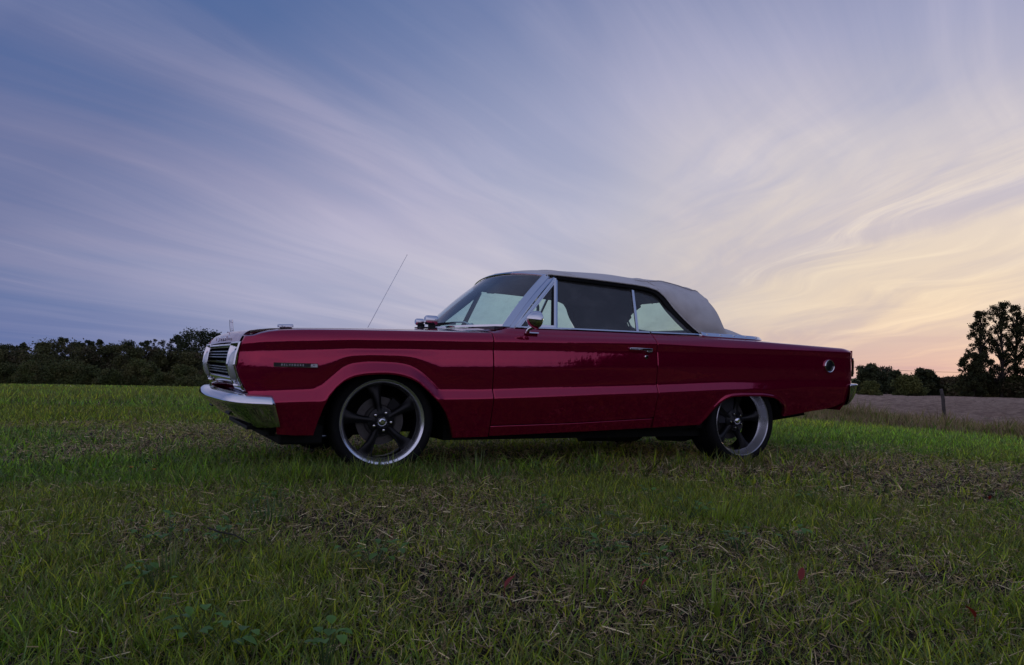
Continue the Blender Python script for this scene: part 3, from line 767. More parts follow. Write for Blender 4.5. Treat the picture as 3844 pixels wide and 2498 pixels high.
# the wood on the photographer's side of the meadow (seen in the paint): one mass
def wood_mass():
    az = np.linspace(84, 335, 300); n = len(az); a = np.radians(az)
    tall = 1 - sstep(140, 147, az + 3 * (vnoise(az * .35, az * 0, 3) - .5))
    r = 78 - 26 * tall + rng.random(n) * 8
    x = CX + r * np.sin(a); y = CY + r * np.cos(a); h = (3.6 + 2.4 * vnoise(az * .22, az * 0, 8) + 1.4 * rng.random(n)) * (1 - tall) + tall * (16 + 6 * rng.random(n))
    C_ = []; Rd = []
    for k in range(n):
        m_ = 4 + int(8 * tall[k])
        for q in range(m_):
            C_.append((x[k] + rng.normal() * 1.2, y[k] + rng.normal() * 1.2, float(terr(x[k], y[k])) + h[k] * (.12 + .80 * q / m_))); Rd.append(1.1 + .9 * tall[k])
    return leaves(np.array(C_), np.array(Rd), 60000, 1.3, np.array(PAL['b']), 5, .9)
wm = link('wood', wood_mass(), M['leaf']); wm['kind'] = 'stuff'

# the wood goes on behind the car, low and far
def back_wood():
    az = np.linspace(11.5, 47, 150); a = np.radians(az); n = len(az)
    r = 150 - 12 * np.sin(az * .5) + rng.random(n) * 10; x = CX + r * np.sin(a); y = CY + r * np.cos(a)
    h = np.interp(az, [11, 20, 47], [5.6, 4.4, 3.2]) * (.72 + .4 * vnoise(az * .6, az * 0, 4))
    C_ = np.array([(x[k] + rng.normal(), y[k] + rng.normal(), float(terr(x[k], y[k])) + h[k] * (.1 + .72 * q / 3)) for k in range(n) for q in range(4)])
    return leaves(C_, np.repeat(h * .24, 4), 26000, .42, np.array(PAL['m'] + PAL['b']), 9, .9)
bw = link('wood', back_wood(), M['leaf']); bw['kind'] = 'stuff'

# ------------------------------------------------------------------ fence post and power line
mb = MB(); pb = Vector((17.76, 7.34, -.55)); pt = Vector((17.66, 7.40, .46))
pts = [pb.lerp(pt, k / 8) for k in range(9)]
for k, q in enumerate(pts): q.x += .012 * math.sin(k * 2.1); q.y += .012 * math.cos(k * 1.7)
mb.tube(pts, [.048, .047, .048, .045, .046, .044, .045, .041, .036], 9)
tag(mb.build('fence_post', M['post'], smooth=True), 'weathered wooden fence post leaning at the edge of the ploughed field', 'fence post')
mb = MB(); mb.tube([(70 + 34 * k / 12, 66 - 21 * k / 12, 1.6 + .9 * (k / 6 - 1) ** 2) for k in range(13)], .02, 5)
tag(mb.build('power_line', M['twig']), 'thin power line crossing low behind the trees at the field edge', 'power line')
# =================================================================== the car
car = empty('convertible_car', (0, 0, 0))
tag(car, 'low dark red two door vintage convertible with grey fabric top parked on the grass', 'car')
# station curves: X runs from the front axle (0) to the tail, z heights in metres
ZTOP = [(-.92, .842), (-.865, .848), (-.83, .865), (-.787, .876), (-.70, .887), (-.5, .898), (-.25, .908), (.3, .924), (.72, .934), (2.08, .957), (2.7, .972), (3.1, .974), (3.6, .966), (4.15, .957), (4.27, .948)]
ZB1 = [(-.92, .800), (-.78, .818), (-.25, .852), (.72, .880), (2.08, .917), (2.74, .912), (3.67, .923), (4.2, .926), (4.3, .926)]
ZB2 = [(-.92, .755), (-.71, .762), (-.25, .787), (.72, .814), (2.08, .850), (3.67, .873), (4.07, .860), (4.3, .858)]
ZLT = [(-.92, .515), (-.75, .520), (-.45, .535), (.63, .546), (2.08, .607), (2.74, .640), (3.2, .652), (3.68, .668), (4.3, .668)]
ZLB = [(-.92, .455), (-.75, .457), (-.45, .470), (.63, .494), (2.08, .549), (2.74, .578), (3.2, .585), (3.68, .615), (4.3, .620)]
FLT = [(-.50, .0), (-.463, .535), (-.41, .562), (-.341, .622), (-.289, .672), (-.242, .697), (-.15, .711), (-.065, .713), (.05, .710), (.12, .699), (.164, .681), (.212, .650), (.285, .588), (.342, .525), (.36, .0)]
FARCH = [(-.452, .27), (-.442, .313), (-.431, .358), (-.406, .44), (-.379, .495), (-.339, .549), (-.29, .592), (-.231, .618), (-.171, .631), (-.083, .639), (-.016, .641), (.051, .635), (.097, .625), (.144, .611), (.191, .587), (.239, .549), (.288, .505), (.337, .461), (.387, .404), (.418, .35), (.444, .292), (.463, .235)]
RARCH = [(2.530, .300), (2.589, .363), (2.641, .425), (2.694, .475), (2.747, .509), (2.802, .524), (2.913, .531), (3.141, .532), (3.257, .521), (3.317, .504), (3.377, .474), (3.414, .444), (3.433, .400), (3.440, .370)]
W0 = [(-.92, .905), (-.75, .925), (-.4, .943), (.2, .952), (1.0, .958), (2.2, .958), (3.0, .955), (3.7, .945), (4.27, .925)]
AMP = [(-.92, .2), (-.78, .55), (-.6, 1), (1.0, 1), (2.0, .8), (2.6, .45), (3.4, .28), (4.3, .25)]
LAMP = [(-.92, .3), (-.70, 1), (2.0, 1), (2.8, .8), (3.2, .55), (3.6, .25), (4.3, .18)]

gX = np.arange(-.96, 4.36, .01); gZ = np.arange(.16, 1.02, .004)
def _field():
    X, Z = np.meshgrid(gX, gZ, indexing='ij')
    zt, b1, b2 = I(X, ZTOP), I(X, ZB1), I(X, ZB2)
    fa = np.where((X > -.452) & (X < .463), I(X, FARCH), 0); fl = np.where((X > -.46) & (X < .345), I(X, FLT), 0)
    zlt = np.maximum(I(X, ZLT), fl); zlb = np.maximum(I(X, ZLB), np.where(fa > 0, fa + .014, 0)); zlb = np.minimum(zlb, zlt - .02)
    amp, la = I(X, AMP), I(X, LAMP)
    o = np.zeros_like(X)
    t = np.clip((Z - b1) / np.maximum(zt - b1, .01), 0, 1.3)
    top = -.026 * t - .014 * t ** 3
    t2 = np.clip((b1 - Z) / np.maximum(b1 - b2, .01), 0, 1)
    band = -.0055 * t2 * (.4 + .6 * amp)
    t3 = np.clip((b2 - Z) / np.maximum(b2 - zlt, .02), 0, 1)
    # the scoop: leans up just under the crease, then turns vertical and slightly under
    scoop = amp * (.0150 * np.sin(np.clip(t3 / .46, 0, 1) * PI / 2) - .0085 * sstep(.38, 1.0, t3))
    t4 = np.clip((zlt - Z) / np.maximum(zlt - zlb, .01), 0, 1)
    ledge = .026 * la * t4 * (1 + .35 * (fl > 0))
    below = np.clip(zlb - Z, 0, 1)
    tuck = -.24 * below - .10 * below ** 2
    o = np.where(Z > b1, top, 0) + band + scoop + ledge + tuck
    # rear wheel lip
    ra = np.where((X > 2.53) & (X < 3.44), I(X, RARCH), 0)
    lip = np.where(ra > 0, np.exp(-((Z - ra - .006) / .016) ** 2), 0)
    o = o + .016 * lip
    o = o - .055 * np.clip((-.70 - X) / .2, 0, 1.2) ** 2 - .03 * np.clip((X - 4.12) / .13, 0, 1.2) ** 2
    o = o + I(X, W0)
    def blur(a, k, ax):
        ker = np.exp(-.5 * (np.arange(-6, 7) / k) ** 2); ker /= ker.sum()
        pad = [(0, 0), (0, 0)]; pad[ax] = (6, 6); b = np.pad(a, pad, mode='edge')
        return sum(ker[i] * np.take(b, range(i, i + a.shape[ax]), axis=ax) for i in range(13))
    return blur(blur(o, 1.25, 1), 1.3, 0)
FIELD = _field()
def side_y(X, Z):
    X = np.asarray(X, float); Z = np.asarray(Z, float)
    fx = np.clip((X - gX[0]) / .01, 0, len(gX) - 1.001); fz = np.clip((Z - gZ[0]) / .004, 0, len(gZ) - 1.001)
    i, j = fx.astype(int), fz.astype(int); a, b = fx - i, fz - j
    return (FIELD[i, j] * (1 - a) + FIELD[i + 1, j] * a) * (1 - b) + (FIELD[i, j + 1] * (1 - a) + FIELD[i + 1, j + 1] * a) * b

def panel(xs, zbot, ztop, inner=None, rows=120, xfront=None):
    """columns at xs; rows from zbot to ztop, then over the shoulder to the inner edge. Returns grid (y positive)."""
    G = []
    for k, x in enumerate(xs):
        zb, zt = zbot(x), ztop(x)
        z = np.linspace(zb, zt, rows)
        xx = np.full(rows, x)
        if xfront is not None: xx = xfront(x, z)
        y = side_y(xx, z)
        cols = [(xx[i], y[i], z[i]) for i in range(rows)]
        lip = [(xx[0], y[0] - d, zb + e) for d, e in ((.045, .004), (.012, -.001))]
        tail = []
        if inner is not None:
            yi, zi = inner(x); y0, z0, x0 = y[-1], zt, xx[-1]
            for q in (.08, .25, .5, .75, 1.0):
                zz = z0 + (zi - z0) * q + .0035 * math.sin(PI * min(1, q * 1.2)) 
                tail.append((x0, y0 + (yi - y0) * q, zz))
        G.append(lip + cols + tail)
    return G
def two_sides(name, G, m, solid=.008, parent=None):
    out = []
    for s in (-1, 1):
        mb = MB(); mb.grid([[(p[0], s * p[1], p[2]) for p in r] for r in G])
        me = mb.mesh(name); o = link(name, me, m, parent or car, True); me.set_sharp_from_angle(angle=R_(50))
        md = o.modifiers.new('thick', 'SOLIDIFY'); md.thickness = solid; md.offset = -1
        # make sure the normals look outwards
        c = sum(p.normal.y * p.area for p in me.polygons)
        if c * s < 0: me.flip_normals()
        out.append(o)
    return out

GAP = .0035
BELT = [(.72, .948), (.80, .962), (.86, .980), (1.25, .987), (2.03, .995), (2.5, 1.002), (3.2, .994), (3.4, .988)]
# front fender
def xfront_edge(z):
    return I(z, [(.20, -.66), (.27, -.665), (.318, -.672), (.45, -.80), (.493, -.828), (.527, -.850), (.606, -.886), (.67, -.908), (.74, -.900), (.808, -.882), (.848, -.862), (.876, -.83)])
xs = np.unique(np.concatenate([np.linspace(-.92, -.55, 34), np.arange(-.55, .725, .016), np.arange(-.46, -.30, .004), np.arange(.20, .475, .004), [-.4521, .4631, .72 - GAP]])); xs = xs[xs <= .72 - GAP]
def fz(x):
    if -.452 <= x <= .463: return float(I(x, FARCH))
    return float(I(x, [(-.92, .27), (-.60, .262), (-.452, .262)])) if x < 0 else float(I(x, [(.463, .234), (.72, .238)]))
def fxf(x, z):
    if x > -.55: return np.full_like(z, x)
    s = (x + .92) / .37; return xfront_edge(z) * (1 - s) + (-.55) * s
def f_inner(x):
    return .778, float(I(x, ZTOP)) + .012
G = panel(xs, fz, lambda x: float(I(x, ZTOP)), f_inner, 130, fxf)
fenders = two_sides('fender', G, M['paint'])
# door
xs = np.concatenate([[.72 + GAP], np.arange(.735, 2.06, .02), [2.066, 2.070, 2.075 - GAP]])
def dz_(x):
    z = float(I(x, [(.72, .312), (1.36, .327), (2.06, .358)])); r = .03
    if x > 2.075 - r: z += r - math.sqrt(max(0, r * r - (x - 2.075 + r) ** 2))
    return z + GAP
def d_inner(x): return float(I(x, [(.72, .84), (.9, .868), (2.1, .868)])), float(I(x, BELT))
doors = two_sides('door', panel(xs, dz_, lambda x: float(I(x, ZTOP)), d_inner, 110), M['paint'])
# rocker panel under the door
xs = np.arange(.72 + GAP, 2.535, .03)
def rz(x): return float(I(x, [(.46, .234), (1.7, .272), (2.42, .300), (2.56, .304)]))
def rt(x): return (float(I(x, [(.72, .312), (1.36, .327), (2.06, .358)])) if x < 2.075 else .358) - GAP
xs = np.append(xs[xs < 2.07], [2.0715])
two_sides('rocker_panel', panel(xs, rz, rt, None, 12), M['paint'])
# rear quarter
xs = np.unique(np.concatenate([[2.075 + GAP, 2.0865], np.arange(2.09, 4.24, .018), np.arange(2.53, 2.83, .005), np.arange(3.24, 3.445, .004), [4.245, 4.255, 4.262]]))
RLOW = [(3.44, .366), (3.80, .414), (4.06, .440), (4.15, .456), (4.27, .50)]
def qz(x):
    if x < 2.53: return rz(x)
    if x <= 3.44: return float(I(x, RARCH))
    return float(I(x, RLOW))
def q_inner(x):
    return float(I(x, [(2.07, .868), (2.5, .862), (2.62, .845), (3.15, .80), (3.35, .745), (3.5, .72), (4.27, .70)])), float(I(x, [(2.07, .995), (2.5, 1.002), (3.2, .994), (3.5, .990), (3.9, .978), (4.27, .960)]))
def qxf(x, z):
    if x < 3.9: return np.full_like(z, x)
    s = (x - 3.9) / .362; xe = I(z, [(.42, 4.10), (.50, 4.17), (.60, 4.222), (.70, 4.240), (.85, 4.250), (.925, 4.252), (.945, 4.245), (.955, 4.235)])
    return 3.9 * (1 - s) + xe * s
quarters = two_sides('quarter_panel', panel(xs, qz, lambda x: float(I(x, ZTOP)), q_inner, 130, qxf), M['paint'])
# dark liner just inside the skin, so that the shut lines read black
for s in (-1, 1):
    mb = MB(); mb.grid([[(x, s * (float(side_y(x, z)) - .045), z) for z in np.linspace(.32, .90, 14)] for x in np.arange(.60, 2.30, .1)])
    mb.build('inner_skin', M['under'], car)

# hood: crowned, its nose folding down to the grille
def hood_z(x, y):
    e = float(I(x, ZTOP)) + .014; c = float(I(x, [(-.84, .893), (-.5, .925), (0, .956), (.62, .982)]))
    t = abs(y) / .775
    return e + (c - e) * (1 - t ** 2.2)
P = []
for x in np.concatenate([[.605, .60], np.arange(.58, -.80, -.04), [-.80]]):
    P.append([(x, y, hood_z(x, y) - (.010 if x == .605 else 0)) for y in np.linspace(-.775, .775, 41)])
for q in np.linspace(.12, 1, 9):
    an = q * R_(78); P.append([(-.80 - .072 * math.sin(an) - .012 * q, y, hood_z(-.80, y) - .088 * (1 - math.cos(an)) * (1 + .12 * q) - .004 * q) for y in np.linspace(-.775, .775, 41)])
mb = MB(); mb.grid(P); hood = mb.build('hood', M['paint'], car, True); hood.data.set_sharp_from_angle(angle=R_(40))
mb = MB(); mb.box((-.825, 0, .889), (.06, .022, .010)); mb.sweep([(-.822, 0, .89), (-.829, 0, .935), (-.832, 0, .976)], [(-.004, -.013), (.004, -.013), (.003, .011), (-.003, .011)], [(1, 0, 0)] * 3)
mb.box((-.829, 0, .962), (.018, .010, .012)); mb.build('hood_ornament', M['chrome'], hood, bevel=.002)
def text_mesh(s, size, depth, spacing=1.0):
    cu = bpy.data.curves.new('lettering', 'FONT'); cu.body = s; cu.size = size; cu.extrude = depth; cu.space_character = spacing; cu.align_x = 'CENTER'; cu.align_y = 'CENTER'; cu.resolution_u = 2
    o = bpy.data.objects.new('tmp', cu); COL.objects.link(o)
    bpy.context.view_layer.update()
    me = bpy.data.meshes.new_from_object(o.evaluated_get(bpy.context.evaluated_depsgraph_get()))
    bpy.data.objects.remove(o); bpy.data.curves.remove(cu); me.materials.clear(); return me
# raised letters across the hood nose
LY = np.linspace(.33, -.33, 8)
for ch, y in zip('PLYMOUTH', LY):
    me = text_mesh(ch, .040, .002); o = link('hood_letter', me, M['chrome'], hood)
    o.matrix_local = Matrix.Translation((-.884, float(y), .843)) @ Matrix(((0, 0, -1), (-1, 0, 0), (0, 1, 0))).to_4x4()
# cowl between hood and windscreen
def wb(t):      # windscreen foot, t = -1..1
    return Vector((.675 + .20 * abs(t) ** 2.2, t * .80, .990 + .004 * abs(t)))
P = []
for k in range(6):
    q = k / 5; row = []
    for t_ in np.linspace(-1, 1, 31):
        a = Vector((.609, t_ * .778, hood_z(.60, t_ * .775) - .004)); b2_ = wb(t_) + Vector((.02, 0, -.004)); row.append(a.lerp(b2_, q))
    P.append(row)
mb = MB(); mb.grid(P)
for s in (-1, 1):   # corner fillets beside the screen foot
    e = [(x, s * float(I(x, [(.60, .778), (.72, .84), (.9, .868)])), float(I(x, [(.60, .945), (.72, .948), (.86, .980)])) ) for x in (.609, .66, .72, .79, .86)]
    i_ = [tuple(Vector((.609, s * .778, hood_z(.60, .775) - .004)).lerp(wb(s) + Vector((.02, 0, -.004)), q)) for q in (0, .25, .5, .75, 1)]
    mb.grid([e, i_], flip=s > 0)
mb.build('cowl', M['paint'], car, True)
for s in (-1, 1):
    pts = [(.36 + .0 * s, .0, .0)]
# gauge pod on the hood
pod = MB(); PX, PYc = .50, -.16
pod.lathe([(0, -.052), (.024, -.052), (.033, -.044), (.036, -.03), (.036, .035), (.033, .043), (.030, .040), (0, .038)], 28, 'x', (PX + .075, PYc, hood_z(PX, PYc) + .066))
pod.lathe([(0, -.036), (.018, -.036), (.025, -.028), (.026, -.01), (.026, .022), (.022, .026), (0, .024)], 24, 'x', (PX + .012, PYc + .075, hood_z(PX, PYc) + .052))
pg = pod.build('gauge_pod', M['chrome'], car, True, angle=40)
mb = MB(); z_ = hood_z(PX, PYc)
mb.box((PX + .045, PYc + .03, z_ + .006), (.13, .15, .012)); mb.box((PX + .02, PYc + .07, z_ + .022), (.05, .03, .03)); mb.box((PX + .08, PYc, z_ + .024), (.05, .03, .036))
mb.build('bracket', M['dark_trim'], pg, bevel=.004)
# turn repeater on the fender top
for s in (-1, 1):
    mb = MB(); zt_ = float(I(-.62, ZTOP)) + .010
    mb.sweep([(-.665, s * .80, zt_ + .012), (-.575, s * .80, zt_ + .016)], [(-.016, -.006), (.016, -.006), (.016, .006), (.009, .013), (-.009, .013), (-.016, .006)], (0, 0, 1))
    o = mb.build('turn_repeater', M['chrome'], car, bevel=.002)
    mb = MB(); mb.box((-.618, s * .80, zt_ + .002), (.07, .022, .014)); mb.build('repeater_base', M['black_plate'], o)
# antenna on the far fender
mb = MB(); mb.lathe([(.016, 0), (.014, .012), (.007, .02), (0, .021)], 14, 'z', (.345, .80, float(I(.35, ZTOP)) + .012)); ab = mb.build('antenna', M['chrome'], car, True)
mb = MB(); mb.tube([(.345, .80, .94), (.38, .80, 1.02), (.70, .80, 1.655)], [.0032, .0028, .0016], 8); mb.lathe([(0, -.004), (.004, 0), (0, .004)], 8, 'z', (.70, .80, 1.655)); mb.build('mast', M['satin_metal'], ab, True)

# nose: grille, lamp bezels, valance
def Xf(z): return float(xfront_edge(z))
mb = MB()
for z in (.790, .586): mb.sweep([(Xf(z) - .004, y, z) for y in np.linspace(-.55, .55, 12)], [(-.012, -.012), (.012, -.012), (.016, .004), (.0, .014), (-.014, .004)], (0, 0, 1))
for s in (-1, 1): mb.sweep([(Xf(z) - .002, s * .545, z) for z in np.linspace(.586, .79, 9)], [(-.010, -.012), (.010, -.012), (.010, .012), (-.010, .012)], (-1, 0, 0))
gri = mb.build('grille', M['chrome'], car, bevel=.003)
mb = MB(); mb.grid([[(Xf(z) + .085, y, z) for y in (-.56, .56)] for z in np.linspace(.575, .80, 6)])
for s in (-1, 1): mb.grid([[(Xf(z) + q, s * .556, z) for q in (0, .09)] for z in np.linspace(.575, .80, 6)])
for z in (.575, .80): mb.grid([[(Xf(z) + q, y, z) for q in (0, .09)] for y in (-.56, .56)])
mb.build('grille_backing', M['under'], gri)
bars = []
for z in (.620, .638, .655, .718, .736, .756): bars.append((z, .0045, .020))
for z, hh, rec in bars + [(.687, .011, .004)]:
    mb = MB(); mb.sweep([(Xf(z) + rec, y, z) for y in np.linspace(-.54, .54, 12)], [(-.016, -hh * .6), (.016, -hh), (.016, hh), (-.016, hh * .6)], (0, 0, 1))
    mb.build('grille_bar', M['chrome'] if hh > .01 else M['satin_metal'], gri)
mb = MB()
for y in np.linspace(-.52, .52, 40): mb.box((-.83, y, .687), (.004, .005, .19))
fins = mb.build('grille_fins', M['dark_trim'], gri); fins['kind'] = 'stuff'
for s in (-1, 1):
    ys = np.linspace(.548, .866, 34); zs = np.linspace(.520, .812, 40); rows = []
    for z in zs:
        row = []
        for y in ys:
            ed = min((y - .548) / .03, (.866 - y) / .030, (z - .520) / .05, (.812 - z) / .022)
            rec = .062 * float(sstep(.35, 1.0, ed)); out_roll = .010 * max(0, (y - .845) / .021) ** 2
            zz = z
            row.append((Xf(z) - .014 + rec + out_roll, s * y, zz))
        rows.append(row)
    mb = MB(); mb.grid(rows, flip=s > 0); hb = mb.build('headlight_bezel', M['chrome'], car, True, angle=50, solid=.004)
    mb = MB(); c0 = (Xf(.667) + .052, s * .706, .667)
    mb.lathe([(.112, .01), (.110, -.030), (.104, -.036), (.098, -.030)], 36, 'x', c0); ring = mb.build('headlight_ring', M['satin_metal'], hb, True, angle=40)
    mb = MB(); mb.lathe([(.100, -.028), (.092, -.044), (.074, -.060), (.05, -.070), (.025, -.075), (0, -.077)], 36, 'x', c0); mb.build('headlight', M['lamp_glass'], hb, True)
mb = MB()
mb.grid([[(Xf(.575) + a, y, z) for y in np.linspace(-.88, .88, 20)] for a, z in ((-.006, .574), (.0, .556), (.012, .548))])
mb.build('grille_moulding', M['chrome'], gri, True)
mb = MB(); mb.grid([[(xx, y, z) for y in np.linspace(-.89, .89, 20)] for xx, z in ((-.858, .548), (-.845, .520), (-.815, .492), (-.78, .470), (-.74, .45))])
mb.build('valance', M['paint'], car, True)
mb = MB(); mb.box((-.55, 0, .37), (.30, 1.5, .18)); mb.box((-.58, -.05, .285), (.24, 1.0, .04)); mb.build('radiator_support', M['under'], car)
mb = MB(); mb.box((-.50, 0, .30), (.34, 1.36, .12)); mb.build('subframe', M['under'], car)
mb = MB(); mb.box((-.50, 0, .255), (.27, 1.62, .12)); mb.build('splash_apron', M['under'], car, bevel=.02)
mb = MB(); mb.box((-.78, -.30, .292), (.05, .80, .022)); mb.box((-.76, -.62, .285), (.08, .08, .016)); mb.build('bracket', M['dark_trim'], car, bevel=.004)

# bumpers: a profile swept along a bowed plan with wrap-round ends
def bumper(name, plan, prof_mid, prof_end, m, up=(0, 0, 1)):
    pts = [Vector(p) for p in plan]; n = len(pts); P = []
    for i, p in enumerate(pts):
        t_ = (pts[min(i + 1, n - 1)] - pts[max(i - 1, 0)]).normalized(); out = Vector((-t_.y, t_.x, 0))
        if plan_sign < 0: out = -out
        w_ = abs(2 * i / (n - 1) - 1) ** 3
        w9 = abs(2 * i / (n - 1) - 1) ** 14
        P.append([tuple(p + out * (a * (1 - w_) + c * w_) + Vector((slant * w9 * max(0, .49 - d_) / .18, 0, b * (1 - w_) + d_ * w_))) for (a, b), (c, d_) in zip(prof_mid, prof_end)])
    mb = MB(); mb.grid(P); return mb.build(name, m, car, True, angle=45, solid=.006)
half = [(-.706, .958), (-.76, .956), (-.825, .930), (-.868, .885), (-.893, .80), (-.908, .70), (-.918, .55), (-.93, .35), (-.938, .18), (-.94, 0)]
plan_sign = 1; slant = .055
plan = [(x, -y, .0) for x, y in half] + [(x, y, .0) for x, y in half[-2::-1]]
dense = []
for a, b in zip(plan[:-1], plan[1:]):
    for q in (0, .25, .5, .75): dense.append(tuple(Vector(a).lerp(Vector(b), q)))
dense.append(plan[-1]); 
# smooth the plan
D = np.array(dense)
for _ in range(4): D[1:-1] = (D[:-2] + 2 * D[1:-1] + D[2:]) / 4
probe = Vector((D[len(D) // 2 + 1] - D[len(D) // 2 - 1])); plan_sign = 1 if (-probe.y) < 0 else -1
PRM = [(-.09, .500), (-.03, .508), (.01, .503), (.030, .488), (.042, .470), (.046, .455), (.042, .444), (.030, .432), (-.01, .400), (-.07, .352), (-.12, .318), (-.15, .308)]
PRE = [(-.05, .494), (-.02, .498), (.0, .490), (.012, .476), (.018, .460), (.020, .448), (.019, .440), (.014, .428), (.006, .390), (-.004, .345), (-.016, .318), (-.035, .312)]
fb = bumper('bumper', [tuple(p) for p in D], PRM, PRE, M['chrome'])
for y in (-.45, .45):
    mb = MB(); mb.box((-.872, y, .378), (.014, .18, .05), Matrix.Rotation(R_(48), 3, 'Y')); o = mb.build('bumper_slot', M['dark_trim'], fb, bevel=.006)
    mb = MB(); mb.sweep([(-.905, y - .10, .405), (-.868, y - .09, .362), (-.868, y + .09, .362), (-.905, y + .10, .405)], [(-.005, -.005), (.005, -.005), (.005, .005), (-.005, .005)], (-1, 0, 0)); mb.build('slot_trim', M['chrome'], fb)
slant = 0
halfr = [(4.178, .938), (4.215, .940), (4.240, .934), (4.256, .916), (4.268, .89), (4.275, .85), (4.278, .7), (4.285, .4), (4.288, 0)]
plan = [(x, y, 0) for x, y in halfr] + [(x, -y, 0) for x, y in halfr[-2::-1]]
dense = []
for a, b in zip(plan[:-1], plan[1:]):
    for q in (0, .33, .67): dense.append(tuple(Vector(a).lerp(Vector(b), q)))
dense.append(plan[-1]); D = np.array(dense)
for _ in range(2): D[1:-1] = (D[:-2] + 2 * D[1:-1] + D[2:]) / 4
probe = D[len(D) // 2 + 1] - D[len(D) // 2 - 1]; plan_sign = 1 if (-probe[1]) > 0 else -1
PRR = [(-.06, .648), (-.01, .652), (.030, .650), (.036, .645), (.028, .632), (.018, .600), (.008, .560), (-.015, .520), (-.05, .485), (-.095, .460), (-.12, .456)]
PRL = [(-.05, .640), (-.03, .642), (-.002, .641), (.004, .636), (.002, .624), (.0, .600), (-.004, .560), (-.010, .522), (-.022, .490), (-.04, .468), (-.06, .462)]
bumper('bumper', [tuple(p) for p in D], PRR, PRL, M['chrome'])

# tail: panel, lamps, boot lid
mb = MB(); mb.grid([[(xe, y, z) for y in np.linspace(-.90, .90, 16)] for xe, z in ((4.10, .42), (4.16, .48), (4.215, .60), (4.235, .70), (4.246, .85), (4.248, .94))]); mb.build('tail_panel', M['paint'], car, True)
for s in (-1, 1):
    mb = MB(); mb.box((4.258, s * .80, .795), (.035, .19, .165)); o = mb.build('tail_light', M['chrome'], car, bevel=.006)
    mb = MB(); mb.box((4.274, s * .815, .795), (.030, .15, .128)); mb.build('lens', M['lens'], o, bevel=.008)
    mb = MB(); mb.box((4.268, s * .80, .740), (.024, .05, .02)); mb.build('reverse_lamp', M['lamp_glass'], o, bevel=.004)
P = [[(x, y, float(I(x, [(3.46, .990), (3.9, .979), (4.262, .962)])) + .022 * (1 - (y / .72) ** 2)) for y in np.linspace(-.71, .71, 25)] for x in np.linspace(3.475, 4.235, 14)]
P.append([(4.25, y, .952 + .018 * (1 - (y / .72) ** 2)) for y in np.linspace(-.71, .71, 25)]); P.append([(4.256, y, .93) for y in np.linspace(-.71, .71, 25)])
mb = MB(); mb.grid(P); mb.build('trunk_lid', M['paint'], car, True, angle=40)
mb = MB(); mb.grid([[(x, y, .975 + .020 * (1 - (y / .8) ** 2)) for y in np.linspace(-.78, .78, 9)] for x in (3.0, 3.3, 3.468)]); mb.build('deck_panel', M['paint'], car, True)

# fuel filler, door handle, lock, badge
mb = MB(); yc = float(side_y(3.911, .797)); c0 = (3.911, -yc, .797)
mb.lathe([(.056, .004), (.056, -.010), (.052, -.017), (.047, -.015), (.045, -.006)], 36, 'y', c0); fc = mb.build('fuel_filler', M['chrome'], quarters[0], True, angle=40)
mb = MB(); mb.lathe([(.046, -.006), (.030, -.010), (.012, -.012), (0, -.012)], 30, 'y', c0); mb.box((3.911, -yc - .014, .797), (.014, .006, .045)); mb.build('filler_cap', M['black_plate'], fc, bevel=.002) if False else None
mb.build('filler_cap', M['black_plate'], quarters[0], True, angle=40)
for s, dr in ((-1, doors[0]), (1, doors[1])):
    yh = s * float(side_y(1.92, .868)); mb = MB()
    mb.sweep([(1.825, yh + s * .012, .870), (1.86, yh + s * .030, .870), (1.98, yh + s * .034, .869), (2.018, yh + s * .020, .868)], [(-.005, -.009), (.005, -.009), (.005, .007), (-.005, .007)], (0, 0, 1))
    mb.sweep([(1.83, yh - s * .01, .868), (1.83, yh + s * .018, .869)], [(-.012, -.006), (.012, -.006), (.012, .006), (-.012, .006)], (0, 0, 1))
    mb.build('door_handle', M['chrome'], dr, bevel=.003)
    mb = MB(); mb.box((1.99, yh + s * .012, .858), (.052, .034, .026)); mb.build('handle_button', M['satin_metal'], dr, bevel=.007)
    mb = MB(); yl = s * float(side_y(1.974, .813)); mb.lathe([(.016, -.004), (.016, .006), (.011, .010), (0, .010)], 18, 'y', (1.974, yl, .813))
    if s < 0: mb.v = [(v[0], 2 * yl - v[1], v[2]) for v in mb.v]
    mb.build('door_lock', M['chrome'], dr, True, angle=35)
for s, fd in ((-1, fenders[0]), (1, fenders[1])):
    x0, x1, zc_ = -.702, -.452, .682
    mb = MB(); ya, yb = s * float(side_y(x0 + .01, zc_)), s * float(side_y(x1, zc_))
    mid = Vector(((x0 + x1) / 2, (ya + yb) / 2 + s * .004, zc_)); dirv = (Vector((x1, yb, zc_)) - Vector((x0, ya, zc_))).normalized()
    if s > 0: dirv = -dirv
    up = Vector((0, 0, 1)); nrm = dirv.cross(up); B = Matrix((dirv, up, nrm)).transposed().to_4x4(); B.translation = mid
    mb = MB()
    for q in (.011, -.011): mb.box((0, q, 0), (.256, .0028, .007))
    for q in (-.127, .085, .127): mb.box((q, 0, 0), (.003, .025, .007))
    bd = mb.build('badge', M['chrome'], fd); bd.matrix_local = B
    mb = MB(); mb.box((-.02, 0, -.001), (.21, .019, .005)); o = mb.build('badge_plate', M['black_plate'], fd); o.matrix_local = B
    mb = MB(); mb.box((.106, 0, -.001), (.040, .019, .005)); o = mb.build('badge_end', M['satin_metal'], fd); o.matrix_local = B
    me = text_mesh('BELVEDERE', .0165, .001, 1.75); o = link('badge_lettering', me, M['white_letter'], fd); o.matrix_local = B @ Matrix.Translation((-.02, 0, .003))
    me = text_mesh('II', .0175, .001, 1.3); o = link('badge_numeral', me, M['black_plate'], fd); o.matrix_local = B @ Matrix.Translation((.106, 0, .003))

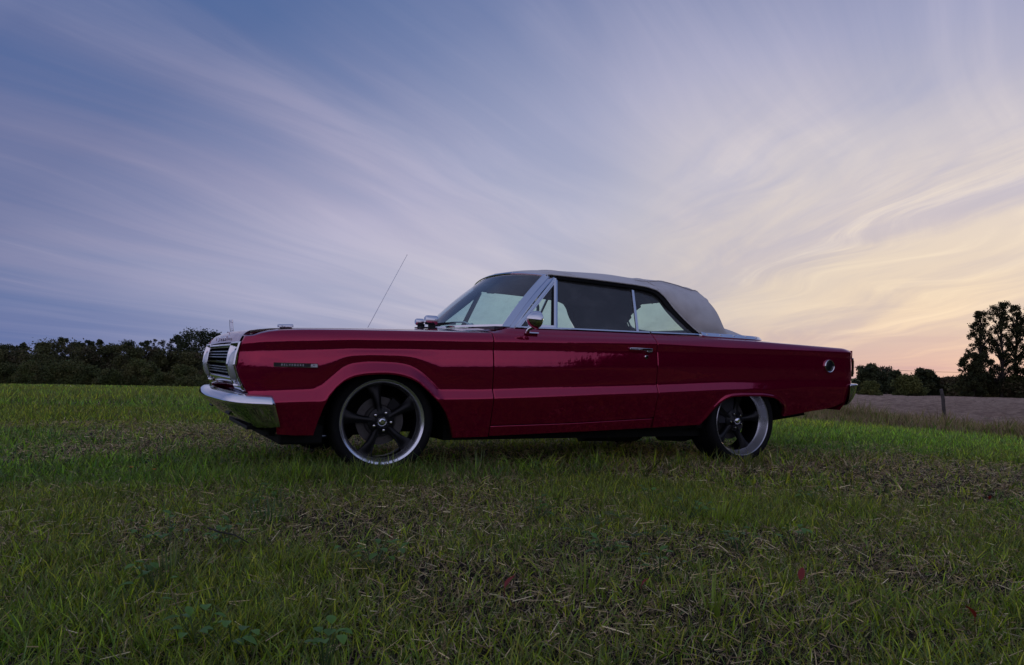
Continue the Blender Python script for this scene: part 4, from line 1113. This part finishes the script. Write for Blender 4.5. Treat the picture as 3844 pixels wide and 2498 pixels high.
# ------------------------------------------------------------------ windscreen, frames, glass
def wt(t):      # windscreen head
    return Vector((1.175 + .115 * abs(t) ** 2, t * .655, 1.445 - .052 * abs(t) ** 2.2))
ts = np.linspace(-1, 1, 41)
def ws(t, q, push=0):
    a, b = wb(t), wt(t); p = a.lerp(b, q); n = Vector((-.75, 0, .66)); return p + n * (.016 * math.sin(PI * q) + push)
mb = MB(); mb.grid([[ws(t_ * .965, q) for t_ in ts] for q in np.linspace(.0, .965, 12)]); wsc = mb.build('windscreen', M['screen_glass'], car, True)
mb = MB(); mb.sweep([wb(t_) + Vector((-.010, 0, .002)) for t_ in ts], [(-.012, -.006), (.012, -.006), (.010, .008), (-.010, .008)], (0, 0, 1)); mb.build('windscreen_moulding', M['chrome'], wsc)
mb = MB(); mb.sweep([wt(t_) + Vector((-.004, 0, -.020)) for t_ in ts], [(-.014, -.008), (.014, -.008), (.014, .010), (-.014, .010)], (-.6, 0, .8)); mb.build('header_rail', M['dark_trim'], wsc)
mb = MB(); mb.sweep([wt(t_) + Vector((-.012, 0, -.002)) for t_ in ts], [(-.010, -.004), (.010, -.004), (.008, .005), (-.008, .005)], (-.6, 0, .8)); mb.build('header_moulding', M['chrome'], wsc)
for s in (-1, 1):
    B0, B1 = Vector((.845, s * .800, .985)), Vector((.930, s * .848, .982)); T0, T1 = Vector((1.262, s * .628, 1.400)), Vector((1.350, s * .660, 1.386))
    mb = MB(); inn = Vector((.012, -s * .035, -.012)); P = []
    for q in np.linspace(0, 1, 9):
        a, b = B0.lerp(T0, q), B1.lerp(T1, q); bulge = Vector((-.010, s * .006, .008)) * math.sin(PI * q)
        a, b = a + bulge, b + bulge
        m1 = a.lerp(b, .12) + Vector((-.004, s * .010, .004)); m2 = a.lerp(b, .58) + Vector((-.004, s * .010, .004)); m3 = a.lerp(b, .62) + Vector((0, s * .003, 0)); m4 = a.lerp(b, .88) + Vector((0, s * .006, 0))
        P.append([a + inn, a, m1, m2, m3, m4, b, b + inn])
    mb.grid(P); mb.build('windscreen_pillar', M['chrome'], car, True, angle=30)
# side glass planes: lean inwards
def gp(x, z, s, off=0): 
    q = (z - .985) / .39; return Vector((x, s * (.856 - .185 * q - .02 * q * q + off), z))
for s, dr, qr in ((-1, doors[0], quarters[0]), (1, doors[1], quarters[1])):
    V1, V2 = (.935, .985), (1.338, 1.362)          # vent window leading bar
    W1, W2 = (1.248, .990), (1.350, 1.362)         # division post
    D1, D2 = (1.965, .996), (2.040, 1.348)         # rear edge of the door glass
    def poly(pts, name, m, par, push=0):
        mb = MB(); mb.add([gp(x, z, s, push) for x, z in pts], [tuple(range(len(pts)))]); return mb.build(name, m, par)
    poly([(.96, .992), W1, (W2[0] - .01, W2[1] - .01)], 'vent_window', M['side_glass'], dr)
    poly([W1, D1, D2, (1.82, 1.376), (1.36, 1.385)], 'door_window', M['side_glass'], dr, -.004)
    poly([(D1[0] + .01, .996), (2.52, 1.003), (2.45, 1.06), (2.355, 1.165), (2.325, 1.262), (2.24, 1.318), (2.05, 1.345)], 'quarter_window', M['side_glass'], qr, -.004)
    mb = MB()
    rp = [(-.012, -.007), (.012, -.007), (.012, .007), (-.012, .007)]
    out = (0, s, .3)
    mb.sweep([gp(*V1, s, .006), gp(*V2, s, .006)], [(-.010, -.007), (.010, -.007), (.010, .008), (-.010, .008)], out)
    mb.sweep([gp(V1[0] + .022, V1[1], s, .002), gp(V2[0] + .010, V2[1] - .012, s, .002)], [(-.005, -.006), (.005, -.006), (.005, .006), (-.005, .006)], out)
    mb.sweep([gp(*W1, s, .006), gp(*W2, s, .006)], [(-.015, -.007), (-.003, -.007), (-.001, -.004), (.001, -.004), (.003, -.007), (.015, -.007), (.015, .006), (.002, .009), (-.002, .009), (-.015, .006)], out)
    mb.sweep([gp(V2[0] - .005, V2[1], s, .006), gp(W2[0] + .006, W2[1] + .002, s, .006)], rp, out)
    mb.sweep([gp(1.03, 1.000, s, .004), gp(1.245, 1.002, s, .004)], [(-.010, -.006), (.010, -.006), (.010, .006), (-.010, .006)], out)
    mb.build('vent_window_frame', M['chrome'], dr, bevel=.0015)
    mb = MB(); mb.sweep([gp(W1[0] + .012 - .033, 1.0, s, -.002), gp(W2[0] - .02, W2[1], s, -.002)], [(-.007, -.006), (.007, -.006), (.007, .006), (-.007, .006)], out); mb.build('vent_window_seal', M['rubber'], dr)
    mb = MB(); mb.sweep([gp(*D1, s, .004), gp(*D2, s, .004)], [(-.011, -.006), (.011, -.006), (.011, .007), (-.011, .007)], out); mb.build('window_divider', M['chrome'], qr, bevel=.0015)
    mb = MB(); mb.tube([gp(1.015, 1.135, s, .0) - Vector((0, s * .02, 0)), gp(1.035, 1.125, s, 0) - Vector((0, s * .05, 0)), gp(1.045, 1.155, s, 0) - Vector((0, s * .05, 0)), gp(1.02, 1.175, s, 0) - Vector((0, s * .03, 0))], .007, 8); mb.build('vent_latch', M['chrome'], dr, True)
    mb = MB(); mb.sweep([(x, s * (float(I(x, [(.9, .868), (2.1, .868)])) - .002), float(I(x, BELT)) + .005) for x in np.linspace(.92, 2.068, 16)], [(-.009, -.005), (.009, -.005), (.009, -.002), (.003, .007), (-.003, .007), (-.009, -.002)], (0, 0, 1)); mb.build('belt_moulding', M['chrome'], dr)
    mb = MB(); mb.sweep([(x, s * (float(I(x, [(2.07, .868), (2.5, .862), (2.62, .845)])) - .002), float(I(x, BELT)) + .005) for x in np.linspace(2.082, 2.58, 8)], [(-.009, -.005), (.009, -.005), (.009, -.002), (.003, .007), (-.003, .007), (-.009, -.002)], (0, 0, 1)); mb.build('belt_moulding', M['chrome'], qr)
    # door mirror: chrome bullet head on a slim foot
    mb = MB(); Rm = Matrix.Rotation(R_(-14 * s), 3, 'Z') @ Matrix.Rotation(R_(6), 3, 'Y'); cm = Vector((1.005, s * .985, 1.038))
    prof = [(0, -.062), (.012, -.060), (.028, -.050), (.045, -.032), (.057, -.008), (.0625, .016), (.064, .024), (.060, .030)]
    tmp = MB(); tmp.lathe(prof, 32, 'x'); mb.add([cm + Rm @ Vector(v) for v in tmp.v], tmp.f)
    mb.tube([cm + Vector((.004, -s * .004, -.050)), (.985, s * .955, .972), (.985, s * .925, .948)], [.016, .013, .017], 10)
    mb.sweep([(.968, s * .918, .945), (1.072, s * .922, .945)], [(-.017, -.003), (.017, -.003), (.012, .006), (-.012, .006)], (0, -s * .25, 1))
    mir = mb.build('door_mirror', M['chrome'], dr, True, angle=40)
    mb = MB(); tmp = MB(); tmp.lathe([(.060, .0305), (.03, .029), (0, .0285)], 28, 'x'); mb.add([cm + Rm @ Vector(v) for v in tmp.v], tmp.f); mb.build('mirror_glass', M['satin_metal'], dr, True)
# wipers
for yy, sg in ((-.40, 1), (.44, -1)):
    mb = MB(); b0 = Vector((.800, yy, 1.0)) if yy < 0 else Vector((.80, yy, 1.0)); mb.tube([b0, b0 + Vector((-.03, sg * .05, .030)), b0 + Vector((-.065, sg * .20, .034)), b0 + Vector((-.095, sg * .34, .028))], [.012, .007, .005, .004], 8)
    mb.lathe([(.017, -.008), (.015, .014), (.008, .022), (0, .023)], 14, 'z', tuple(b0))
    o = mb.build('wiper', M['satin_metal'], car, True, angle=40)
    mb = MB(); mb.sweep([b0 + Vector((-.07, sg * .14, .024)), b0 + Vector((-.095, sg * .29, .026)), b0 + Vector((-.115, sg * .43, .022))], [(-.004, -.012), (.004, -.012), (.004, .008), (-.004, .008)], (0, 0, 1)); mb.build('wiper_blade', M['rubber'], o)

# ------------------------------------------------------------------ folding top
HEM = [(1.185, .0), (1.30, .655, 1.398)]
stations = [   # hem (x, y, z), spine (x, z), exponent of the section
    ((1.292, .660, 1.402), (1.168, 1.455), 2.0), ((1.40, .676, 1.398), (1.34, 1.478), 2.0), ((1.60, .684, 1.393), (1.60, 1.497), 2.0), ((1.82, .690, 1.386), (1.86, 1.506), 2.0),
    ((2.02, .697, 1.378), (2.10, 1.508), 2.05), ((2.16, .703, 1.368), (2.30, 1.504), 2.1), ((2.255, .715, 1.345), (2.46, 1.496), 2.2), ((2.315, .735, 1.295), (2.56, 1.488), 2.4),
    ((2.37, .765, 1.215), (2.65, 1.480), 2.6), ((2.45, .795, 1.130), (2.72, 1.472), 2.7), ((2.535, .822, 1.055), (2.78, 1.464), 2.7), ((2.60, .838, 1.008), (2.83, 1.456), 2.6),
    ((2.70, .838, 1.004), (2.855, 1.452), 2.4), ((2.76, .832, 1.002), (2.880, 1.456), 2.35), ((2.83, .828, 1.001), (2.914, 1.466), 2.0), ((2.885, .823, 1.000), (2.922, 1.448), 1.40),
    ((2.96, .818, .999), (2.905, 1.355), 1.08), ((3.05, .814, .998), (2.930, 1.280), 1.04), ((3.11, .806, .998), (3.02, 1.214), 1.22), ((3.18, .79, .998), (3.10, 1.155), 1.2), ((3.24, .75, .998), (3.18, 1.112), 1.0), ((3.31, .66, .999), (3.17, 1.058), .95), ((3.37, .48, 1.000), (3.30, 1.03), 1.0), ((3.42, .2, 1.002), (3.42, 1.010), 1.0)]
H = np.array([s_[0] for s_ in stations]); SP = np.array([s_[1] for s_ in stations]); SP[1:14, 1] += .012; SP[14, 1] += .008; EX = np.array([s_[2] for s_ in stations])
k0 = np.arange(len(H)); kk = np.linspace(0, len(H) - 1, 139)
def up_(a): return np.interp(kk, k0, a)
def sm(a):
    a = a.copy()
    for _ in range(2): a[1:-1] = (a[:-2] + 2 * a[1:-1] + a[2:]) / 4
    return a
hx, hy, hzz, sx_, sz_, ex = [sm(up_(a)) for a in (H[:, 0], H[:, 1], H[:, 2], SP[:, 0], SP[:, 1], EX)]
def top_grid(inset=0.0, drop=0.0, rows=range(139)):
    P = []
    for k in rows:
        row = []
        for v in np.linspace(0, 1, 31) ** 1.25:
            e = ex[k]; f = (1 - (1 - v) ** e) ** (1 / e) if e > 2.05 else 1 - (1 - v) ** 2
            bl = float(sstep(5, 8, kk[k])); f = (1 - (1 - v) ** 2) * (1 - bl) + ((1 - (1 - v) ** e) ** (1 / e)) * bl
            x = hx[k] + (sx_[k] - hx[k]) * v ** 1.2; y = (hy[k] - inset) * (1 - v); z = hzz[k] + (sz_[k] - hzz[k]) * f - drop
            # cloth: shallow sag between bows and drape wrinkles at the rear quarter
            z += -.004 * math.sin(PI * v) * (.5 + .5 * math.cos(kk[k] * 2.4)) if kk[k] < 12 else 0
            y += (.007 * math.sin(v * 9 + kk[k] * 1.1) + .004 * math.sin(v * 23 - kk[k] * .9)) * float(sstep(8, 12, kk[k])) * math.sin(PI * v)
            z -= .006 * float(sstep(3, 6, kk[k])) * (1 - float(sstep(13, 15, kk[k]))) * math.exp(-((v - .22) / .10) ** 2)
            row.append((x, y, z))
        P.append(row + [(p[0], -p[1], p[2]) for p in row[-2::-1]])
    return P
def in_rear_window(c, grow=0.0):
    ay, u = abs(c[1]), (c[2] - 1.215)
    return c[0] > 2.90 and (max(ay - .47, 0) / (.13 + grow)) ** 2 + (max(abs(u) - .06, 0) / (.07 + grow)) ** 2 < 1
def cut(mb, keep):
    mb.f = [f for f in mb.f if in_rear_window([sum(mb.v[i][k] for i in f) / len(f) for k in range(3)], .02 if keep is None else 0.0) == bool(keep)]
    return mb
mb = MB(); mb.grid(top_grid()); cut(mb, False); ft = mb.build('fabric_top', M['fabric'], car, True); md = ft.modifiers.new('thick', 'SOLIDIFY'); md.thickness = .006; md.offset = -1
me = ft.data
if sum(p.normal.z * p.area for p in me.polygons) < 0: me.flip_normals()
GV = np.array([q for r in top_grid() for q in r]); GV = GV[GV[:, 0] > 2.86]
ring = []
for a in np.linspace(0, 2 * PI, 57)[:-1]:
    ca_, sa_ = math.cos(a), math.sin(a)
    yy = math.copysign(.47 + .13 * abs(ca_) ** .9, ca_) if abs(ca_) > .05 else ca_ / .05 * .47
    zz = 1.215 + (math.copysign(.06 + .07 * abs(sa_) ** .9, sa_) if abs(sa_) > .05 else sa_ / .05 * .06)
    dd = (GV[:, 1] - yy) ** 2 + (GV[:, 2] - zz) ** 2; ix = np.argsort(dd)[:5]; wq = 1 / (dd[ix] + 1e-5)
    ring.append([(GV[ix, 0] * wq).sum() / wq.sum(), yy, zz])
ring = np.array(ring)
for _ in range(3): ring = (np.roll(ring, 1, 0) + 2 * ring + np.roll(ring, -1, 0)) / 4
mb = MB(); mb.tube([tuple(q) for q in ring] + [tuple(ring[0])], .010, 8, cap=False); mb.build('window_binding', M['fabric'], ft, True)
mb = MB(); mb.grid(top_grid(.0, .0)); cut(mb, True); mb.build('back_window', M['side_glass'], ft, True)
mb = MB(); mb.grid(top_grid(.012, .018, range(0, 132))); cut(mb, None); mb.build('headliner', M['headliner'], ft, True)
# piped seams: rear bow edge, side hem, quarter seam
def tp(k, v):
    i = int(np.argmin(abs(kk - k))); e = ex[i]; bl = float(sstep(5, 8, kk[i])); f = (1 - (1 - v) ** 2) * (1 - bl) + ((1 - (1 - v) ** e) ** (1 / e)) * bl
    return Vector((hx[i] + (sx_[i] - hx[i]) * v ** 1.2, hy[i] * (1 - v), hzz[i] + (sz_[i] - hzz[i]) * f))
bow = [tp(14.7, v) + Vector((.004, 0, .008)) for v in np.linspace(.40, 1, 12)]; bow = bow + [Vector((p.x, -p.y, p.z)) for p in bow[-2::-1]]
mb = MB(); mb.tube(bow, .011, 8); mb.build('bow_seam', M['fabric'], ft, True)
for s in (-1, 1):
    for kk0, v0, v1 in ((1.6, .02, 1), (6.2, .02, 1)):      # stitched cross seams over the bows
        mb = MB(); mb.tube([Vector((q.x, s * q.y, q.z + .001)) for q in (tp(kk0, v) for v in np.linspace(v0, v1, 10))], .0035, 6); mb.build('cross_seam', M['fabric'], ft, True)
    mb = MB(); mb.tube([Vector((q.x, s * q.y, q.z + .002)) for q in (tp(k_, .30 + .10 * min(1, max(0, (k_ - 6) / 8))) for k_ in np.linspace(5, 14.5, 20))], .004, 6); mb.build('quarter_seam', M['fabric'], ft, True)
    mb = MB(); mb.tube([(hx[k], s * (hy[k] + .001), hzz[k]) for k in range(0, 68)], .005, 8); mb.build('hem_piping', M['fabric'], ft, True)
    # black seal and rail beneath the hem
    mb = MB(); P = []
    for k in range(1, 68):
        wv = .030 if k < 33 else .030 + .012 * min(1, (k - 33) / 12)
        tx = Vector((hx[min(k + 1, 138)] - hx[k - 1], 0, hzz[min(k + 1, 138)] - hzz[k - 1])).normalized(); nrm = Vector((tx.z, 0, -tx.x)) ; nrm = nrm if nrm.z < 0 or k > 45 else -nrm
        if nrm.x > 0 and k > 36: nrm = -nrm
        a = Vector((hx[k], s * (hy[k] - .008), hzz[k])); b = a + nrm * wv
        P.append([a + Vector((0, -s * .05, 0)), a, a + nrm * wv * .45 + Vector((0, s * .004, 0)), b, b + Vector((0, -s * .05, 0))])
    mb.grid(P); mb.build('top_seal', M['rubber'], ft, True, angle=40)
    pts = [(2.575, s * .858, 1.012), (2.62, s * .856, 1.006), (2.80, s * .850, 1.005), (3.0, s * .842, 1.004), (3.15, s * .830, 1.002), (3.235, s * .806, 1.000), (3.30, s * .760, .999)]
    mb = MB(); mb.sweep(pts, [(-.021, -.010), (.021, -.010), (.018, .010), (-.018, .010)], (0, s * .8, .6)); tr = mb.build('tack_strip', M['rim_metal'], ft, bevel=.002)
    for xq in (2.635, 2.775, 2.92, 3.055, 3.185):
        mb = MB(); mb.lathe([(.010, 0), (.009, .006), (.004, .009), (0, .009)], 12, 'z')
        o = mb.build('snap_fastener', M['chrome'], ft, True); o.location = (xq, s * (float(I(xq, [(2.6, .856), (3.0, .842), (3.2, .818)])) + .004), 1.011); o.rotation_euler = (-s * R_(50), 0, 0)

# ------------------------------------------------------------------ cabin
mb = MB(); mb.box((1.7, 0, .30), (2.2, 1.66, .06)); mb.box((.80, 0, .62), (.08, 1.62, .62)); mb.box((2.95, 0, .62), (.10, 1.5, .66)); mb.build('floor_pan', M['under'], car)
for s, dr in ((-1, doors[0]), (1, doors[1])):
    mb = MB(); mb.box((1.40, s * .83, .64), (1.22, .03, .66)); mb.build('door_card', M['vinyl'], dr)
for s in (-1, 1):
    mb = MB(); mb.box((2.52, s * .80, .64), (.90, .03, .66)); mb.build('side_trim', M['vinyl'], car)
mb = MB(); mb.sweep([(.86 + .10 * abs(y) ** 2, y, .975) for y in np.linspace(-.80, .80, 15)], [(-.16, -.12), (.20, -.12), (.20, -.02), (.12, .020), (-.14, .012)], (0, 0, 1)); mb.build('dashboard', M['vinyl'], car, True, angle=40)
def seat(x, y, wdt, high, name='bucket_seat'):
    mb = MB(); mb.box((x - .26, y, .56), (.54, wdt, .20)); st_ = mb.build(name, M['vinyl'], car, bevel=.05)
    mb = MB(); Rt = Matrix.Rotation(R_(14), 3, 'Y'); mb.box((x + .06, y, .60 + high / 2), (.16, wdt, high), Rt); mb.build('backrest', M['vinyl'], st_, bevel=.05)
    return st_
for s in (-1, 1):
    st_ = seat(1.72, s * .37, .60, .44)
seat(2.62, 0, 1.36, .36, 'bench_seat')
sw = MB(); csw = Vector((1.23, -.37, 1.04)); Rs = Matrix.Rotation(R_(-62), 3, 'Y'); tmp = MB()
tmp.tube([(.195 * math.cos(a), .195 * math.sin(a), 0) for a in np.linspace(0, 2 * PI, 41)], .012, 8, cap=False); sw.add([csw + Rs @ Vector(v) for v in tmp.v], tmp.f)
swo = sw.build('steering_wheel', M['wheel_green'], car, True)
tmp = MB(); tmp.box((0, 0, -.01), (.34, .045, .012)); tmp.lathe([(.05, -.03), (.05, .012), (0, .02)], 18, 'z'); tmp.tube([(0, 0, -.02), (0, 0, -.42)], .022, 10); sw = MB(); sw.add([csw + Rs @ Vector(v) for v in tmp.v], tmp.f); sw.build('steering_column', M['dark_trim'], swo)
mb = MB(); mb.box((1.165, 0, 1.335), (.025, .22, .065)); mb.tube([(1.175, 0, 1.34), (1.185, 0, 1.42)], .008, 6); mb.build('cabin_mirror', M['dark_trim'], car, bevel=.006)
for s in (-1, 1):
    mb = MB(); mb.box((1.33, s * .34, 1.375), (.19, .44, .018), Matrix.Rotation(R_(12), 3, 'Y')); mb.build('sun_visor', M['headliner'], car, bevel=.006)

# ------------------------------------------------------------------ underside
mb = MB(); mb.box((1.55, 0, .255), (2.2, 1.56, .10)); mb.box((1.5, 0, .28), (3.8, 1.0, .08)); mb.box((-.2, 0, .42), (.9, .95, .40)); mb.box((3.70, 0, .42), (.95, 1.36, .10), Matrix.Rotation(R_(-6), 3, 'Y')); mb.box((3.62, -.1, .365), (.70, 1.05, .10), Matrix.Rotation(R_(-7), 3, 'Y')); mb.build('underbody', M['under'], car)
for s in (-1, 1):
    mb = MB(); mb.tube([(.5, s * .42, .22), (1.6, s * .42, .215), (2.3, s * .46, .215), (2.45, s * .50, .22)], .034, 12); mb.tube([(1.75, s * .42, .215), (2.25, s * .45, .215)], .075, 14); mb.build('exhaust_pipe', M['cast'], car, True, angle=40)
    mb = MB(); mb.sweep([(2.36, s * .60, .235), (2.40, s * .60, .185), (2.62, s * .60, .175), (2.94, s * .60, .25)], [(-.03, -.028), (.03, -.028), (.03, .028), (-.03, .028)], (0, 0, 1)); mb.sweep([(2.2, s * .58, .30), (2.6, s * .58, .25), (2.946, s * .58, .24), (3.3, s * .58, .26), (3.75, s * .58, .36)], [(-.032, -.012), (.032, -.012), (.032, .012), (-.032, .012)], (0, 0, 1)); mb.build('leaf_spring', M['under'], car)
    # wheel housings
    for xc, rr_, y0, y1 in ((.0, .47, .42, .885), (2.98, .455, .50, .885)):
        mb = MB(); P = []
        a0_, a1_ = (.0, PI - .02) if xc < 1 else (.30, PI + .02)
        for a in np.linspace(a0_, a1_, 25): P.append([(xc + rr_ * math.cos(a), s * y1, .26 + rr_ * .90 * math.sin(a)), (xc + rr_ * math.cos(a), s * y0, .26 + rr_ * .90 * math.sin(a))])
        mb.grid(P); mb.add([(xc - .45, s * y0, .36), (xc + .45, s * y0, .36), (xc + .45, s * y0, .75), (xc - .45, s * y0, .75)], [(0, 1, 2, 3)])
        mb.build('wheel_housing', M['under'], car, False) 
mb = MB(); mb.tube([(2.946, -.74, .335), (2.946, .74, .335)], .05, 12); mb.lathe([(0, -.14), (.09, -.10), (.14, 0), (.09, .10), (0, .14)], 16, 'y', (2.946, 0, .335)); mb.build('axle', M['under'], car, True)

# ------------------------------------------------------------------ wheels (built facing -Y)
def wheel_parts(dish, width, spoke0, hubdepth, kind_f=True):
    tyre = MB()
    w2 = width
    pr = [(.268, .006), (.272, -.008), (.285, -.018), (.305, -.020), (.322, -.012), (.332, .004), (.337, .022)]
    gro = []
    yy = .022
    for k in range(5):
        a = .022 + (w2 - .044) * (k + .15) / 5; b = .022 + (w2 - .044) * (k + .85) / 5
        gro += [(.330, a - .008), (.338, a), (.338, b), (.330, b + .008)]
    pr += gro + [(.337, w2 - .022), (.332, w2 - .004), (.318, w2 + .010), (.29, w2 + .010), (.268, w2 - .01)]
    tyre.lathe(pr, 72)
    blocks = MB()
    rim = MB(); rim.lathe([(.266, .030), (.2735, -.002), (.2735, -.010), (.2705, -.013), (.2675, -.010)] + ([(.262, -.008), (.254, -.001), (.247, .010), (.242, .024), (.240, dish)] if kind_f else [(.265, -.004), (.258, .015), (.248, dish * .7), (.2405, dish)]) + [(.236, dish + .006)], 72)
    barrel = MB(); barrel.lathe([(.2405, dish + .001), (.236, dish + .008), (.232, dish + .05), (.238, width - .03), (.262, width - .005)], 60)
    sp = MB(); rows = []
    for r, hw, yf, th in ((.045, .028, hubdepth, .05), (.075, .023, hubdepth + .004, .045), (.11, .022, hubdepth + .004, .04), (.15, .026, hubdepth - .002 + (dish - hubdepth) * .25, .036), (.19, .034, hubdepth + (dish - hubdepth) * .55, .034), (.222, .046, hubdepth + (dish - hubdepth) * .85, .032), (.238, .062, dish + .006, .03)):
        rows.append([(-hw, yf + th, r), (-hw, yf + .012, r), (-hw * .55, yf, r), (0, yf - .004, r), (hw * .55, yf, r), (hw, yf + .012, r), (hw, yf + th, r)])
    sp.grid(rows)
    centre = MB(); centre.lathe([(.088, hubdepth + .05), (.086, hubdepth + .010), (.070, hubdepth + .004), (.045, hubdepth - .006), (.040, hubdepth - .012), (.0, hubdepth - .012)], 40)
    cap = MB(); cap.lathe([(.033, hubdepth - .008), (.033, hubdepth - .022), (.029, hubdepth - .032), (.020, hubdepth - .040), (.0135, hubdepth - .043), (.0125, hubdepth - .040), (.0115, hubdepth - .043), (.0, hubdepth - .043)], 32)
    nut = MB(); nut.lathe([(.0105, hubdepth + .006), (.0105, hubdepth - .014), (.008, hubdepth - .021), (0, hubdepth - .023)], 10)
    disc = MB(); disc.lathe([(.155, hubdepth + .085), (.155, hubdepth + .070), (.105, hubdepth + .070), (.098, hubdepth + .060), (.07, hubdepth + .055), (.05, hubdepth + .055)], 56)
    hat = MB(); hat.lathe([(.098, hubdepth + .068), (.094, hubdepth + .045), (.06, hubdepth + .045)], 40)
    cal = MB()
    for a in np.linspace(R_(22), R_(62), 6): pass
    P = []
    for a in np.linspace(R_(20), R_(64), 8):
        c_, s_ = math.cos(a), math.sin(a); P.append([(r * c_, y, r * s_) for r, y in ((.10, hubdepth + .05), (.165, hubdepth + .045), (.172, hubdepth + .06), (.172, hubdepth + .11), (.10, hubdepth + .11))])
    cal.grid(P); 
    for q in (0, -1): cal.add(P[q], [(0, 1, 2, 3, 4)])
    return tyre, rim, barrel, sp, centre, cap, nut, disc, hat, cal
def make_wheel(kind):
    dish, width, hubdepth, sp0, cal_on = (.050, .225, .028, 30, True) if kind == 'f' else (.056, .265, .078, 8, False)
    T, Rm_, Ba, Sp, Ce, Ca, Nu, Di, Ha, Cl = wheel_parts(dish, width, sp0, hubdepth, kind == 'f')
    rim_o = Rm_.build('wheel', M['rim_metal' if kind == 'f' else 'dish_metal'], None, True, angle=35)
    T.build('tyre', M['rubber'], rim_o, True, angle=40); Ba.build('rim_barrel', M['black_alloy'], rim_o, True)
    sm_ = Sp.mesh('spoke'); sm_.polygons.foreach_set('use_smooth', [True] * len(sm_.polygons)); sm_.set_sharp_from_angle(angle=R_(50)); sm_.materials.append(M['black_alloy'])
    nm = Nu.mesh('lug_nut'); nm.polygons.foreach_set('use_smooth', [True] * len(nm.polygons)); nm.set_sharp_from_angle(angle=R_(40)); nm.materials.append(M['chrome'])
    for k in range(5):
        o = link('spoke', sm_, None, rim_o); a = R_(sp0 + 72 * k); o.rotation_euler = (0, -(a - PI / 2), 0)
        o = link('lug_nut', nm, None, rim_o); a = R_(sp0 + 36 + 72 * k); o.location = (.058 * math.cos(a), 0, .058 * math.sin(a))
    Ce.build('hub', M['black_alloy'], rim_o, True, angle=40); Ca.build('hub_cap', M['chrome'], rim_o, True, angle=40)
    Di.build('brake_disc', M['cast'], rim_o, True, angle=40); Ha.build('disc_hat', M['cast'], rim_o, True, angle=40)
    if cal_on: Cl.build('brake_caliper', M['dark_trim'], rim_o, bevel=.004)
    return rim_o
def copy_tree(o):
    r = o.copy(); COL.objects.link(r)
    for ch in o.children:
        c = ch.copy(); COL.objects.link(c); c.parent = r
    return r
wf = make_wheel('f'); wr = make_wheel('r')
bpy.context.view_layer.update()
wf2, wr2 = copy_tree(wf), copy_tree(wr)
STEER = R_(-7.3)
for o, x, y, z, rz in ((wf, 0, -.845, .336, -STEER * -1), (wr, 2.968, -.912, .330, 0), (wf2, 0, .845, .336, PI + STEER), (wr2, 2.968, .912, .330, PI)):
    o.parent = car; o.location = (x, y, z); o.rotation_euler = (0, 0, rz)
